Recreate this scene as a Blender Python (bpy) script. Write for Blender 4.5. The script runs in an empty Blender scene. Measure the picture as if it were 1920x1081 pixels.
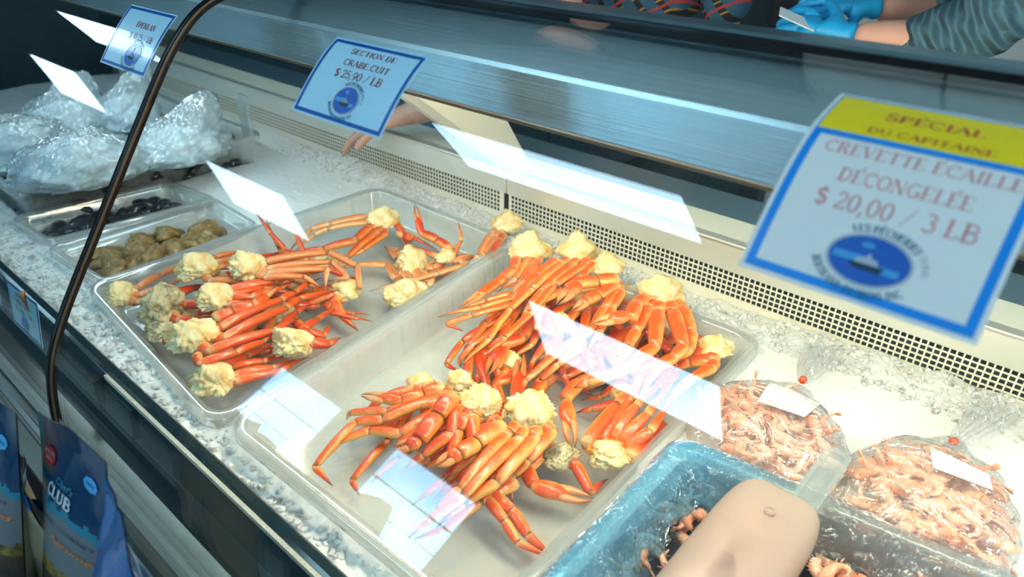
import bpy, bmesh, math, random
import numpy as np
from mathutils import Vector, Matrix, noise
random.seed(7)
PI=math.pi
COL=bpy.context.scene.collection
scene=bpy.context.scene
# ------------------------------------------------------------------ camera calibration
H0=.62
cx,cy=960,540.5
vx=np.array([-800-cx,cy+245.]);vy=np.array([2280-cx,cy+180.])
F=math.sqrt(-(vx@vy))
Xa=-np.array([vx[0],vx[1],-F]);Xa/=np.linalg.norm(Xa)
Ya=np.array([vy[0],vy[1],-F]);Ya/=np.linalg.norm(Ya)
Za=np.cross(Xa,Ya)
R=np.array([Xa,Ya,Za])
C0=np.array([0,0,H0])
def ray(px,py):
    d=R@np.array([px-cx,cy-py,-F]);return d/np.linalg.norm(d)
def atz(px,py,z):
    d=ray(px,py);return Vector(C0+d*(z-H0)/d[2])
def aty(px,py,Y):
    d=ray(px,py);return Vector(C0+d*Y/d[1])
# ------------------------------------------------------------------ materials
class NT:
    def __init__(s,name):
        s.m=bpy.data.materials.new(name);s.m.use_nodes=True;s.t=s.m.node_tree;s.t.nodes.clear()
        s.out=s.n('ShaderNodeOutputMaterial')
    def n(s,typ,**k):
        nd=s.t.nodes.new(typ)
        for a,v in k.items():
            if a.startswith('i_'):
                key=a[2:].replace('_',' ')
                nd.inputs[key].default_value=v
            else:setattr(nd,a,v)
        return nd
    def l(s,a,b):s.t.links.new(a,b)
def C4(c):return (c[0],c[1],c[2],1)
def princ(name,col,rough=.5,metal=0,coat=0,bump=None,sss=0,trans=0,var=None,spec=.5,ior=1.45):
    g=NT(name);p=g.n('ShaderNodeBsdfPrincipled')
    p.inputs['Base Color'].default_value=C4(col);p.inputs['Roughness'].default_value=rough
    p.inputs['Metallic'].default_value=metal;p.inputs['Coat Weight'].default_value=coat
    p.inputs['Coat Roughness'].default_value=.08
    p.inputs['Specular IOR Level'].default_value=spec;p.inputs['IOR'].default_value=ior
    p.inputs['Transmission Weight'].default_value=trans
    if sss:
        p.inputs['Subsurface Weight'].default_value=sss;p.inputs['Subsurface Radius'].default_value=(.02,.012,.006);p.inputs['Subsurface Scale'].default_value=.4
    tc=g.n('ShaderNodeTexCoord')
    if var:
        nz=g.n('ShaderNodeTexNoise',i_Scale=var[1],i_Detail=5.0);g.l(tc.outputs['Object'],nz.inputs['Vector'])
        mx=g.n('ShaderNodeMix',data_type='RGBA');mx.inputs[6].default_value=C4(col);mx.inputs[7].default_value=C4(var[0])
        rp=g.n('ShaderNodeMapRange');rp.inputs[1].default_value=.4;rp.inputs[2].default_value=.62
        g.l(nz.outputs[0],rp.inputs[0]);g.l(rp.outputs[0],mx.inputs[0]);g.l(mx.outputs[2],p.inputs['Base Color'])
    if bump:
        nz=g.n('ShaderNodeTexNoise',i_Scale=bump[0],i_Detail=4.0)
        mp=g.n('ShaderNodeMapping');g.l(tc.outputs['Object'],mp.inputs[0])
        if len(bump)>2:mp.inputs['Scale'].default_value=bump[2]
        g.l(mp.outputs[0],nz.inputs['Vector'])
        b=g.n('ShaderNodeBump',i_Strength=bump[1],i_Distance=.004);g.l(nz.outputs[0],b.inputs['Height']);g.l(b.outputs[0],p.inputs['Normal'])
    g.l(p.outputs[0],g.out.inputs[0]);return g.m
def schlick(g,base,pw=5,k=1.0):
    lw=g.n('ShaderNodeLayerWeight',i_Blend=.5)
    p=g.n('ShaderNodeMath',operation='POWER');g.l(lw.outputs['Facing'],p.inputs[0]);p.inputs[1].default_value=pw
    m=g.n('ShaderNodeMath',operation='MULTIPLY_ADD');g.l(p.outputs[0],m.inputs[0]);m.inputs[1].default_value=k*(1-base);m.inputs[2].default_value=base
    return m.outputs[0]
def thin(name,tint,base,rough=0.0,haze=0,hazecol=(.9,.9,.9),bump=None,pw=5,k=1.0):
    g=NT(name);tr=g.n('ShaderNodeBsdfTransparent');tr.inputs[0].default_value=C4(tint)
    gl=g.n('ShaderNodeBsdfGlossy');gl.inputs['Roughness'].default_value=rough;gl.inputs[0].default_value=(1,1,1,1)
    src=tr.outputs[0]
    if haze:
        df=g.n('ShaderNodeBsdfDiffuse');df.inputs[0].default_value=C4(hazecol)
        tl=g.n('ShaderNodeBsdfTranslucent');tl.inputs[0].default_value=C4(hazecol)
        a=g.n('ShaderNodeMixShader',i_Fac=.4);g.l(df.outputs[0],a.inputs[1]);g.l(tl.outputs[0],a.inputs[2])
        hm=g.n('ShaderNodeMixShader',i_Fac=haze);g.l(src,hm.inputs[1]);g.l(a.outputs[0],hm.inputs[2]);src=hm.outputs[0]
    if bump:
        tc=g.n('ShaderNodeTexCoord');nz=g.n('ShaderNodeTexNoise',i_Scale=bump[0],i_Detail=3.0,i_Distortion=bump[2] if len(bump)>2 else 0.0);g.l(tc.outputs['Object'],nz.inputs['Vector'])
        b=g.n('ShaderNodeBump',i_Strength=bump[1],i_Distance=.03);g.l(nz.outputs[0],b.inputs['Height']);g.l(b.outputs[0],gl.inputs['Normal'])
    mx=g.n('ShaderNodeMixShader');g.l(schlick(g,base,pw,k),mx.inputs[0]);g.l(src,mx.inputs[1]);g.l(gl.outputs[0],mx.inputs[2])
    g.l(mx.outputs[0],g.out.inputs[0]);return g.m
def emit(name,col,st):
    g=NT(name);e=g.n('ShaderNodeEmission');e.inputs[0].default_value=C4(col);e.inputs[1].default_value=st
    g.l(e.outputs[0],g.out.inputs[0]);return g.m
M={}
M['glass']=thin('case_glass',(.93,.97,.97),.045)
M['poly']=thin('clear_polycarbonate',(.95,.96,.955),.09,.10,haze=.22,hazecol=(.92,.94,.92))
M['poly_clear']=thin('clear_acrylic',(.9,.95,.95),.20,.08,haze=.28,hazecol=(.8,.87,.88))
M['bag']=thin('thin_clear_bag',(.96,.96,.96),.09,.09,haze=.15,hazecol=(.95,.92,.9),bump=(16,1.0,2.0),pw=3)
M['bag_white']=thin('cloudy_white_bag',(.95,.98,1),.13,.10,haze=.34,hazecol=(.82,.92,.94),bump=(11,1,2.5),pw=3)
g=NT('blue_gathered_plastic_film');at=g.n('ShaderNodeAttribute',attribute_name='shell');sp=g.n('ShaderNodeSeparateColor');g.l(at.outputs['Color'],sp.inputs[0])
mc=g.n('ShaderNodeMix',data_type='RGBA');g.l(sp.outputs[0],mc.inputs[0]);mc.inputs[6].default_value=(.93,.94,.95,1);mc.inputs[7].default_value=(.38,.74,.93,1)
tr=g.n('ShaderNodeBsdfTransparent');g.l(mc.outputs[2],tr.inputs[0]);df=g.n('ShaderNodeBsdfDiffuse');df.inputs[0].default_value=(.22,.60,.92,1)
tl=g.n('ShaderNodeBsdfTranslucent');tl.inputs[0].default_value=(.22,.60,.92,1);am=g.n('ShaderNodeMixShader',i_Fac=.4);g.l(df.outputs[0],am.inputs[1]);g.l(tl.outputs[0],am.inputs[2])
hm=g.n('ShaderNodeMixShader');hf=g.n('ShaderNodeMath',operation='MULTIPLY_ADD');g.l(sp.outputs[0],hf.inputs[0]);hf.inputs[1].default_value=.30;hf.inputs[2].default_value=.03;g.l(hf.outputs[0],hm.inputs[0]);g.l(tr.outputs[0],hm.inputs[1]);g.l(am.outputs[0],hm.inputs[2])
gl=g.n('ShaderNodeBsdfGlossy',i_Roughness=.08);gl.inputs[0].default_value=(1,1,1,1)
tc=g.n('ShaderNodeTexCoord');nz=g.n('ShaderNodeTexNoise',i_Scale=24.0,i_Detail=3.0,i_Distortion=2.5);g.l(tc.outputs['Object'],nz.inputs['Vector']);b=g.n('ShaderNodeBump',i_Strength=1.0,i_Distance=.05);g.l(nz.outputs[0],b.inputs['Height']);g.l(b.outputs[0],gl.inputs['Normal'])
mx=g.n('ShaderNodeMixShader');g.l(schlick(g,.10,3),mx.inputs[0]);g.l(hm.outputs[0],mx.inputs[1]);g.l(gl.outputs[0],mx.inputs[2]);g.l(mx.outputs[0],g.out.inputs[0]);M['liner']=g.m
M['steel']=princ('brushed_stainless_steel',(.66,.74,.77),.38,1,bump=(3,.12,(1,120,120)))
M['steel_bright']=princ('satin_cream_steel',(.78,.76,.68),.35,.55,bump=(30,.05))
M['white_steel']=princ('cream_enamelled_steel',(.72,.69,.58),.4,0,coat=.3)
M['trim_teal']=princ('teal_grey_aluminium',(.22,.34,.38),.3,.8)
M['black']=princ('black_rubber_gloss',(.004,.004,.005),.35,0,coat=.1,spec=.25)
M['dark_front']=princ('dark_glossy_front_panel',(.012,.028,.036),.12,0,coat=.5)
M['front_steel']=princ('polished_front_panel',(.16,.19,.18),.22,.9,bump=(5,.2))
M['pale_strip']=princ('frosty_white_edging',(.85,.83,.70),.5,bump=(600,1),sss=0)
M['dark_metal']=princ('dark_slate_panel',(.04,.07,.085),.4,.3)
M['worktop']=princ('blue_grey_worktop',(.14,.22,.27),.35,.2)
M['hood_dark']=princ('dark_inner_hood',(.05,.055,.06),.5)
M['paper']=princ('laminated_white_paper',(.80,.85,.88),.3,0,coat=.7,bump=(14,.06))
g=NT('laminated_translucent_paper');p=g.n('ShaderNodeBsdfPrincipled',i_Roughness=.3);p.inputs['Base Color'].default_value=(.90,.95,.97,1);p.inputs['Coat Weight'].default_value=.6;p.inputs['Coat Roughness'].default_value=.08
tl=g.n('ShaderNodeBsdfTranslucent');tl.inputs[0].default_value=(.84,.92,.96,1);mx=g.n('ShaderNodeMixShader',i_Fac=.5);g.l(p.outputs[0],mx.inputs[1]);g.l(tl.outputs[0],mx.inputs[2]);g.l(mx.outputs[0],g.out.inputs[0]);M['paper']=g.m
M['paper_dimmed']=princ('laminated_paper_dimmed_bluish',(.42,.70,.84),.25,0,coat=.7,bump=(14,.06))  # same white paper, coloured bluer and darker for the dim left end
M['blue_ink']=princ('blue_border_ink',(.002,.085,.36),.3,coat=.6)
M['blue_ink2']=princ('bright_blue_border_ink',(.0,.25,.76),.3,coat=.6)
M['red_ink']=princ('dark_red_ink',(.28,.018,.03),.4,coat=.6)
M['red_ink3']=princ('brownish_red_header_ink',(.50,.05,.03),.4,coat=.6)
M['red_ink2']=princ('faded_red_ink',(.62,.21,.22),.4,coat=.6)
M['teal_ink']=princ('teal_ink',(.0,.14,.24),.4,coat=.6)
M['yellow_ink']=princ('yellow_header_ink',(.95,.70,.0),.4,coat=.6)
M['orange_ink']=princ('orange_brown_ink',(.45,.14,.03),.4,coat=.6)
M['sea_blue']=princ('emblem_blue',(.004,.10,.45),.4,coat=.6)
M['sea_light']=princ('emblem_light_blue',(.05,.32,.66),.4,coat=.6)
M['silver_ink']=princ('emblem_silver',(.42,.47,.55),.4,coat=.6)
M['ship']=princ('emblem_ship_grey',(.20,.30,.36),.5)
M['shipdark']=princ('emblem_ship_hull',(.01,.03,.06),.5)
M['grey_text']=princ('faint_grey_print',(.40,.42,.38),.6)
M['label']=princ('cream_label_paper',(.86,.84,.76),.5)
M['red_clip']=princ('red_orange_clip',(.85,.08,.02),.35)
M['pouch_blue']=princ('glossy_blue_pouch',(.002,.030,.09),.2,coat=.5,bump=(40,.35))
M['pouch_back']=princ('bright_blue_foil',(.0,.10,.34),.22,coat=.6,bump=(30,.5))
M['pouch_grey']=princ('pouch_pale_grey',(.11,.13,.145),.45)
M['pouch_cream']=princ('pouch_cream_back',(.30,.28,.19),.5)
M['pouch_teal']=princ('pouch_ice_teal',(.01,.16,.24),.4)
M['pouch_yellow']=princ('pouch_yellow_picture',(.20,.15,.02),.5,var=((.05,.035,.01),60))
M['pouch_brown']=princ('pouch_brown_picture',(.05,.03,.012),.5,var=((.015,.012,.01),40))
M['pouch_navy']=princ('pouch_navy_base',(.008,.012,.025),.4)
M['pouch_white']=princ('pouch_white_ink',(.5,.55,.58),.5)
M['pouch_red']=princ('pouch_red_badge',(.45,.02,.03),.5)
M['pouch_orange']=princ('pouch_orange_ink',(.55,.16,.03),.5)
M['bin_dark']=princ('dark_grey_bin_plastic',(.15,.14,.135),.3,coat=.3)
M['glove']=princ('blue_nitrile_glove',(.01,.30,.62),.4,sss=0)
g=NT('ruched_blue_grey_knit');p=g.n('ShaderNodeBsdfPrincipled',i_Roughness=.85);p.inputs['Base Color'].default_value=(.05,.135,.185,1);tc=g.n('ShaderNodeTexCoord')
mp=g.n('ShaderNodeMapping');mp.inputs['Rotation'].default_value=(0,.5,.2);g.l(tc.outputs['Object'],mp.inputs[0]);w=g.n('ShaderNodeTexWave',bands_direction='X',i_Scale=13.0,i_Distortion=3.0);g.l(mp.outputs[0],w.inputs['Vector']);b=g.n('ShaderNodeBump',i_Strength=.9,i_Distance=.02);g.l(w.outputs['Fac'],b.inputs['Height']);g.l(b.outputs[0],p.inputs['Normal']);g.l(p.outputs[0],g.out.inputs[0]);M['sweater']=g.m
M['apron']=princ('black_apron',(.008,.009,.012),.8)
M['hair']=princ('dark_brown_hair',(.02,.012,.008),.6)
M['skin']=princ('skin',(.50,.29,.225),.5,sss=.1)
M['eye']=princ('eye_dark',(.01,.01,.01),.2)
M['trouser']=princ('dark_trousers',(.015,.02,.03),.8)
M['nail']=princ('finger_nail',(.7,.45,.4),.3)
M['phone']=princ('clear_sheet_on_hand',(.55,.62,.66),.2)
# plaid
g=NT('plaid_shirt_cloth');p=g.n('ShaderNodeBsdfPrincipled',i_Roughness=.85);tc=g.n('ShaderNodeTexCoord')
mp=g.n('ShaderNodeMapping');mp.inputs['Rotation'].default_value=(.2,.5,.3);g.l(tc.outputs['Object'],mp.inputs[0])
prev=None
for ax,col,sc,th in (('X',(.25,.35,.45),13.0,.93),('Z',(.30,.20,.03),13.0,.95),('X',(.02,.09,.16),6.5,.3),('Z',(.35,.04,.05),6.5,.97)):
    w=g.n('ShaderNodeTexWave',bands_direction=ax,i_Scale=sc);g.l(mp.outputs[0],w.inputs['Vector'])
    gt=g.n('ShaderNodeMath',operation='GREATER_THAN');g.l(w.outputs['Fac'],gt.inputs[0]);gt.inputs[1].default_value=th
    mx=g.n('ShaderNodeMix',data_type='RGBA');g.l(gt.outputs[0],mx.inputs[0])
    if prev is None:mx.inputs[6].default_value=(.008,.012,.02,1)
    else:g.l(prev,mx.inputs[6])
    mx.inputs[7].default_value=C4(col);prev=mx.outputs[2]
g.l(prev,p.inputs['Base Color']);g.l(p.outputs[0],g.out.inputs[0]);M['plaid']=g.m
# ice
g=NT('crushed_ice_grains');p=g.n('ShaderNodeBsdfPrincipled',i_Roughness=.32);p.inputs['Base Color'].default_value=(.93,.95,.91,1)
p.inputs['Subsurface Weight'].default_value=.75;p.inputs['Subsurface Radius'].default_value=(.03,.034,.034);p.inputs['Subsurface Scale'].default_value=.3
p.inputs['Transmission Weight'].default_value=.12;p.inputs['IOR'].default_value=1.31
tc=g.n('ShaderNodeTexCoord');v=g.n('ShaderNodeTexVoronoi',i_Scale=95.0);g.l(tc.outputs['Object'],v.inputs['Vector'])
nz=g.n('ShaderNodeTexNoise',i_Scale=60.0,i_Detail=6.0);g.l(tc.outputs['Object'],nz.inputs['Vector'])
ad=g.n('ShaderNodeMath',operation='ADD');g.l(v.outputs['Distance'],ad.inputs[0]);g.l(nz.outputs[0],ad.inputs[1])
b=g.n('ShaderNodeBump',i_Strength=.16,i_Distance=.006);g.l(ad.outputs[0],b.inputs['Height']);g.l(b.outputs[0],p.inputs['Normal'])
g.l(p.outputs[0],g.out.inputs[0]);M['ice']=g.m
# crab shell: attribute 'shell' = dorsal, joint, tip
def crab_mat(name,top,under,joint):
    g=NT(name);p=g.n('ShaderNodeBsdfPrincipled',i_Roughness=.33);p.inputs['Coat Weight'].default_value=.35;p.inputs['Coat Roughness'].default_value=.12
    at=g.n('ShaderNodeAttribute',attribute_name='shell');sp=g.n('ShaderNodeSeparateColor');g.l(at.outputs['Color'],sp.inputs[0])
    tc=g.n('ShaderNodeTexCoord');nz=g.n('ShaderNodeTexNoise',i_Scale=55.0,i_Detail=5.0);g.l(tc.outputs['Object'],nz.inputs['Vector'])
    n2=g.n('ShaderNodeMath',operation='MULTIPLY_ADD');g.l(nz.outputs[0],n2.inputs[0]);n2.inputs[1].default_value=.8;n2.inputs[2].default_value=-.40
    oi=g.n('ShaderNodeObjectInfo')
    o2=g.n('ShaderNodeMath',operation='MULTIPLY_ADD');g.l(oi.outputs['Random'],o2.inputs[0]);o2.inputs[1].default_value=.22;o2.inputs[2].default_value=-.11
    a=g.n('ShaderNodeMath',operation='ADD');g.l(sp.outputs[0],a.inputs[0]);g.l(n2.outputs[0],a.inputs[1])
    a2=g.n('ShaderNodeMath',operation='ADD');g.l(a.outputs[0],a2.inputs[0]);g.l(o2.outputs[0],a2.inputs[1])
    cr=g.n('ShaderNodeValToRGB');g.l(a2.outputs[0],cr.inputs[0])
    e=cr.color_ramp.elements;e[0].position=.36;e[0].color=C4(under);e[1].position=.80;e[1].color=C4(top)
    m_=cr.color_ramp.elements.new(.54);m_.color=C4([under[i]*.5+top[i]*.5 for i in range(3)])
    mj=g.n('ShaderNodeMix',data_type='RGBA');g.l(sp.outputs[1],mj.inputs[0]);g.l(cr.outputs[0],mj.inputs[6]);mj.inputs[7].default_value=C4(joint)
    mt=g.n('ShaderNodeMix',data_type='RGBA');g.l(sp.outputs[2],mt.inputs[0]);g.l(mj.outputs[2],mt.inputs[6]);mt.inputs[7].default_value=(.06,.022,.012,1)
    g.l(mt.outputs[2],p.inputs['Base Color'])
    v=g.n('ShaderNodeTexVoronoi',i_Scale=260.0);g.l(tc.outputs['Object'],v.inputs['Vector'])
    b=g.n('ShaderNodeBump',i_Strength=.25,i_Distance=.002);g.l(v.outputs['Distance'],b.inputs['Height']);g.l(b.outputs[0],p.inputs['Normal'])
    g.l(p.outputs[0],g.out.inputs[0]);return g.m
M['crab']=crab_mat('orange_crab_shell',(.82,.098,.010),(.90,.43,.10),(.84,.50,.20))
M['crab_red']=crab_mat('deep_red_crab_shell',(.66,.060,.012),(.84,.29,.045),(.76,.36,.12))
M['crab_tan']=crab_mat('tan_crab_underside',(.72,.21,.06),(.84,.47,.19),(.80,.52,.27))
def meat_mat(name,c1,c2,c3):
    g=NT(name);p=g.n('ShaderNodeBsdfPrincipled',i_Roughness=.38);p.inputs['Subsurface Weight'].default_value=.25;p.inputs['Subsurface Radius'].default_value=(.02,.012,.006);p.inputs['Subsurface Scale'].default_value=.4
    tc=g.n('ShaderNodeTexCoord');nz=g.n('ShaderNodeTexNoise',i_Scale=38.0,i_Detail=7.0,i_Distortion=.8);g.l(tc.outputs['Object'],nz.inputs['Vector'])
    cr=g.n('ShaderNodeValToRGB');g.l(nz.outputs[0],cr.inputs[0]);e=cr.color_ramp.elements
    e[0].position=.34;e[0].color=C4(c3);e[1].position=.66;e[1].color=C4(c1);k=cr.color_ramp.elements.new(.47);k.color=C4(c2)
    g.l(cr.outputs[0],p.inputs['Base Color'])
    n2=g.n('ShaderNodeTexNoise',i_Scale=120.0,i_Detail=5.0);g.l(tc.outputs['Object'],n2.inputs['Vector'])
    b=g.n('ShaderNodeBump',i_Strength=.3,i_Distance=.003);g.l(n2.outputs[0],b.inputs['Height']);g.l(b.outputs[0],p.inputs['Normal'])
    g.l(p.outputs[0],g.out.inputs[0]);return g.m
M['meat']=meat_mat('cream_crab_meat',(.92,.81,.51),(.90,.70,.35),(.78,.47,.15))
M['meat_grey']=meat_mat('grey_yellow_porous_meat',(.74,.66,.42),(.52,.44,.24),(.20,.17,.11))
# shrimp
g=NT('pink_shrimp_flesh');p=g.n('ShaderNodeBsdfPrincipled',i_Roughness=.3);p.inputs['Coat Weight'].default_value=.4
p.inputs['Subsurface Weight'].default_value=.3;p.inputs['Subsurface Radius'].default_value=(.02,.01,.006);p.inputs['Subsurface Scale'].default_value=.4
at=g.n('ShaderNodeAttribute',attribute_name='shell');sp=g.n('ShaderNodeSeparateColor');g.l(at.outputs['Color'],sp.inputs[0])
tc=g.n('ShaderNodeTexCoord');nz=g.n('ShaderNodeTexNoise',i_Scale=70.0,i_Detail=4.0);g.l(tc.outputs['Object'],nz.inputs['Vector'])
a=g.n('ShaderNodeMath',operation='MULTIPLY');g.l(sp.outputs[0],a.inputs[0]);g.l(nz.outputs[0],a.inputs[1])
oi=g.n('ShaderNodeObjectInfo');a2=g.n('ShaderNodeMath',operation='MULTIPLY_ADD');g.l(oi.outputs['Random'],a2.inputs[0]);a2.inputs[1].default_value=.3;g.l(a.outputs[0],a2.inputs[2])
cr=g.n('ShaderNodeValToRGB');g.l(a2.outputs[0],cr.inputs[0]);e=cr.color_ramp.elements
e[0].position=.12;e[0].color=(.90,.62,.48,1);e[1].position=.95;e[1].color=(.84,.27,.12,1)
g.l(cr.outputs[0],p.inputs['Base Color']);g.l(p.outputs[0],g.out.inputs[0]);M['shrimp']=g.m
M['mussel']=princ('blue_black_shell',(.012,.016,.028),.25,coat=.5,var=((.05,.035,.03),30))
M['brownmeat']=princ('brown_yellow_seafood',(.36,.22,.06),.4,coat=.3,var=((.08,.05,.02),25))
M['squid']=princ('white_frozen_seafood',(.88,.94,.95),.4,sss=.2,var=((.6,.72,.75),20))
# ------------------------------------------------------------------ object helpers
def mesh(name,verts,faces,m=None,parent=None,smooth=True,loc=None,mats=None,midx=None,colr=None):
    me=bpy.data.meshes.new(name);me.from_pydata([tuple(v) for v in verts],[],faces)
    if colr is not None:
        ca=me.color_attributes.new('shell','FLOAT_COLOR','POINT')
        ca.data.foreach_set('color',np.array([(c[0],c[1],c[2],1) for c in colr],dtype=np.float32).ravel())
    if m is not None:me.materials.append(m)
    if mats:
        for q in mats:me.materials.append(q)
        me.polygons.foreach_set('material_index',midx)
    if smooth:me.polygons.foreach_set('use_smooth',[True]*len(me.polygons))
    me.update()
    o=bpy.data.objects.new(name,me);COL.objects.link(o)
    if loc is not None:o.location=loc
    if parent:o.parent=parent
    return o
def tag(o,label=None,cat=None,group=None,kind=None):
    if label:o['label']=label
    if cat:o['category']=cat
    if group:o['group']=group
    if kind:o['kind']=kind
    return o
def empty(name,loc,label,cat,group=None):
    o=bpy.data.objects.new(name,None);COL.objects.link(o);o.location=loc;o.empty_display_size=.02
    return tag(o,label,cat,group)
def rel(parent,o):   # keep world placement of a mesh authored in world coordinates
    o.parent=parent;o.matrix_parent_inverse=Matrix.Identity(4);o.location=-Vector(parent.location);return o
def box(x0,x1,y0,y1,z0,z1):
    v=[(x,y,z) for x in(x0,x1) for y in(y0,y1) for z in(z0,z1)]
    f=[(0,1,3,2),(4,6,7,5),(0,4,5,1),(2,3,7,6),(0,2,6,4),(1,5,7,3)]
    return v,f
def join(*parts):
    V=[];Fc=[]
    for v,f in parts:
        n=len(V);V+=list(v);Fc+=[tuple(i+n for i in q) for q in f]
    return V,Fc
def extrude_yz(poly,x0,x1,closed=True):
    n=len(poly);V=[(x0,y,z) for y,z in poly]+[(x1,y,z) for y,z in poly]
    Fc=[(i,(i+1)%n,n+(i+1)%n,n+i) for i in range(n if closed else n-1)]
    if closed:Fc+=[tuple(range(n))[::-1],tuple(range(n,2*n))]
    return V,Fc
def bevel(o,w,seg=2):
    b=o.modifiers.new('b','BEVEL');b.width=w;b.segments=seg;b.limit_method='ANGLE';return o
def tube(pts,rad,n=10,up=Vector((0,0,1)),flat=1.0,cap=True):
    pts=[Vector(p) for p in pts];V=[];Fc=[];N=len(pts)
    for i,p in enumerate(pts):
        t=(pts[min(i+1,N-1)]-pts[max(i-1,0)]).normalized()
        s=t.cross(up)
        if s.length<1e-3:s=t.cross(Vector((0,1,.1)))
        s.normalize();u=s.cross(t)
        r=rad[i] if hasattr(rad,'__len__') else rad
        for k in range(n):
            a=2*PI*k/n;V.append(p+s*math.cos(a)*r*flat+u*math.sin(a)*r)
    for i in range(N-1):
        for k in range(n):
            a=i*n+k;b=i*n+(k+1)%n;Fc.append((a,b,b+n,a+n))
    if cap:Fc+=[tuple(range(n))[::-1],tuple(range((N-1)*n,N*n))]
    return V,Fc
# ------------------------------------------------------------------ glass profile
PR=[(.150,-.06),(.151,-.02),(.153,.01),(.158,.05),(.170,.100),(.198,.152),(.239,.212),(.283,.276),(.329,.343),(.383,.421),(.407,.450),(.430,.473),(.460,.493),(.51,.506),(.60,.513)]
def dense(P,n=6):
    P=[np.array(p) for p in P];out=[]
    for i in range(len(P)-1):
        p0=P[max(i-1,0)];p1=P[i];p2=P[i+1];p3=P[min(i+2,len(P)-1)]
        for k in range(n):
            t=k/n;out.append(.5*((2*p1)+(-p0+p2)*t+(2*p0-5*p1+4*p2-p3)*t*t+(-p0+3*p1-3*p2+p3)*t**3))
    out.append(P[-1])
    P=np.array(out)
    for _ in range(14):
        Q=P.copy();Q[1:-1]=.25*P[:-2]+.5*P[1:-1]+.25*P[2:];P=Q
    return P
GP=dense(PR)
GL=np.concatenate([[0],np.cumsum(np.linalg.norm(np.diff(GP,axis=0),axis=1))])
tg=np.gradient(GP,axis=0);tg/=np.linalg.norm(tg,axis=1)[:,None]
GN=np.stack([-tg[:,1],tg[:,0]],1)       # outward (towards customer)
def gpt(s,off=0.0):
    y=np.interp(s,GL,GP[:,0]);z=np.interp(s,GL,GP[:,1]);ny=np.interp(s,GL,GN[:,0]);nz=np.interp(s,GL,GN[:,1])
    return y+ny*off,z+nz*off
def s_at_y(y):return float(np.interp(y,GP[:,0],GL))
# ------------------------------------------------------------------ THE ROOM
ZF=-.86;ZC=1.9
wallm=princ('dim_shop_wall',(.07,.11,.13),.7,var=((.05,.09,.11),1.5))
def struct(name,vf,m,smooth=False):
    o=mesh(name,vf[0],vf[1],m,smooth=smooth);o['kind']='structure';return o
struct('floor',box(-11,4,-4.2,4.2,ZF-.1,ZF),princ('pale_tiled_floor',(.44,.43,.37),.4,var=((.34,.34,.30),3)))
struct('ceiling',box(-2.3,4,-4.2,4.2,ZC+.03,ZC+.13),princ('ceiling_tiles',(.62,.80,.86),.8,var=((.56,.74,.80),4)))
o=struct('ceiling_darkened',box(-11,-2.3,-4.2,4.2,ZC+.03,ZC+.13),princ('darkened_ceiling_tiles',(.06,.13,.16),.8,var=((.05,.11,.14),4)));o.name='ceiling'  # left stretch coloured dark so the hood reflects less light there
struct('wall_left',box(-11.1,-11,-4.2,4.2,ZF,ZC+.13),wallm)
struct('wall_right',box(4,4.1,-4.2,4.2,ZF,ZC+.13),wallm)
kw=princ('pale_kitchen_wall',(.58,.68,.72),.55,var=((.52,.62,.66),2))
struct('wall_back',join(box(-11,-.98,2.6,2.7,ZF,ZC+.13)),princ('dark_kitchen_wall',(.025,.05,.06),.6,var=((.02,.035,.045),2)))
struct('trim_1',box(-1.02,-.94,2.52,2.62,ZF,ZC+.03),princ('dark_door_jamb',(.02,.02,.025),.5))
struct('trim_2',box(-.475,-.465,2.585,2.602,ZF,ZC+.03),princ('grey_panel_joint',(.12,.15,.16),.5))
w=struct('wall_back_kitchen',box(-.98,4,2.6,2.7,ZF,ZC+.13),kw);w.name='wall_rear'
# front wall with two window openings
WZ0,WZ1=.50,1.18
WIN=[(-4.75,-3.80),(-3.24,-2.34)]
zz=(ZF,ZC+.13)
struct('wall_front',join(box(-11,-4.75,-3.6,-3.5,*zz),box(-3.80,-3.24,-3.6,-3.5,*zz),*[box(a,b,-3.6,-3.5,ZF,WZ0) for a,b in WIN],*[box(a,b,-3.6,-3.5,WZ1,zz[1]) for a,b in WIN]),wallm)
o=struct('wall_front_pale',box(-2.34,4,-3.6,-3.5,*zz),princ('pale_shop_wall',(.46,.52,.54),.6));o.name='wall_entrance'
for k,(a,b) in enumerate(WIN):
    fm=tag(mesh('window_%d'%(k+1),*join(box(a,b,-3.55,-3.5,WZ0,WZ0+.03),box(a,b,-3.55,-3.5,WZ1-.03,WZ1),box(a,a+.03,-3.55,-3.5,WZ0,WZ1),box(b-.03,b,-3.55,-3.5,WZ0,WZ1),box(a,b,-3.54,-3.515,WZ0+.2,WZ0+.208),box(a,b,-3.54,-3.515,WZ0+.40,WZ0+.408)),princ('grey_window_frame',(.25,.3,.33),.5),smooth=False),kind='structure')
    gl=mesh('pane',*box(a+.01,b-.01,-3.535,-3.53,WZ0+.01,WZ1-.01),M['glass'],smooth=False);rel(fm,gl)
sk=mesh('daylight_sheet',*box(-5.4,-1.7,-4.1,-4.05,0,2.0),emit('bright_overcast_daylight',(.36,.70,1.0),12.0),smooth=False);tag(sk,kind='structure')  # glowing sheet outside the windows, stands in for the daylight sky
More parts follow.
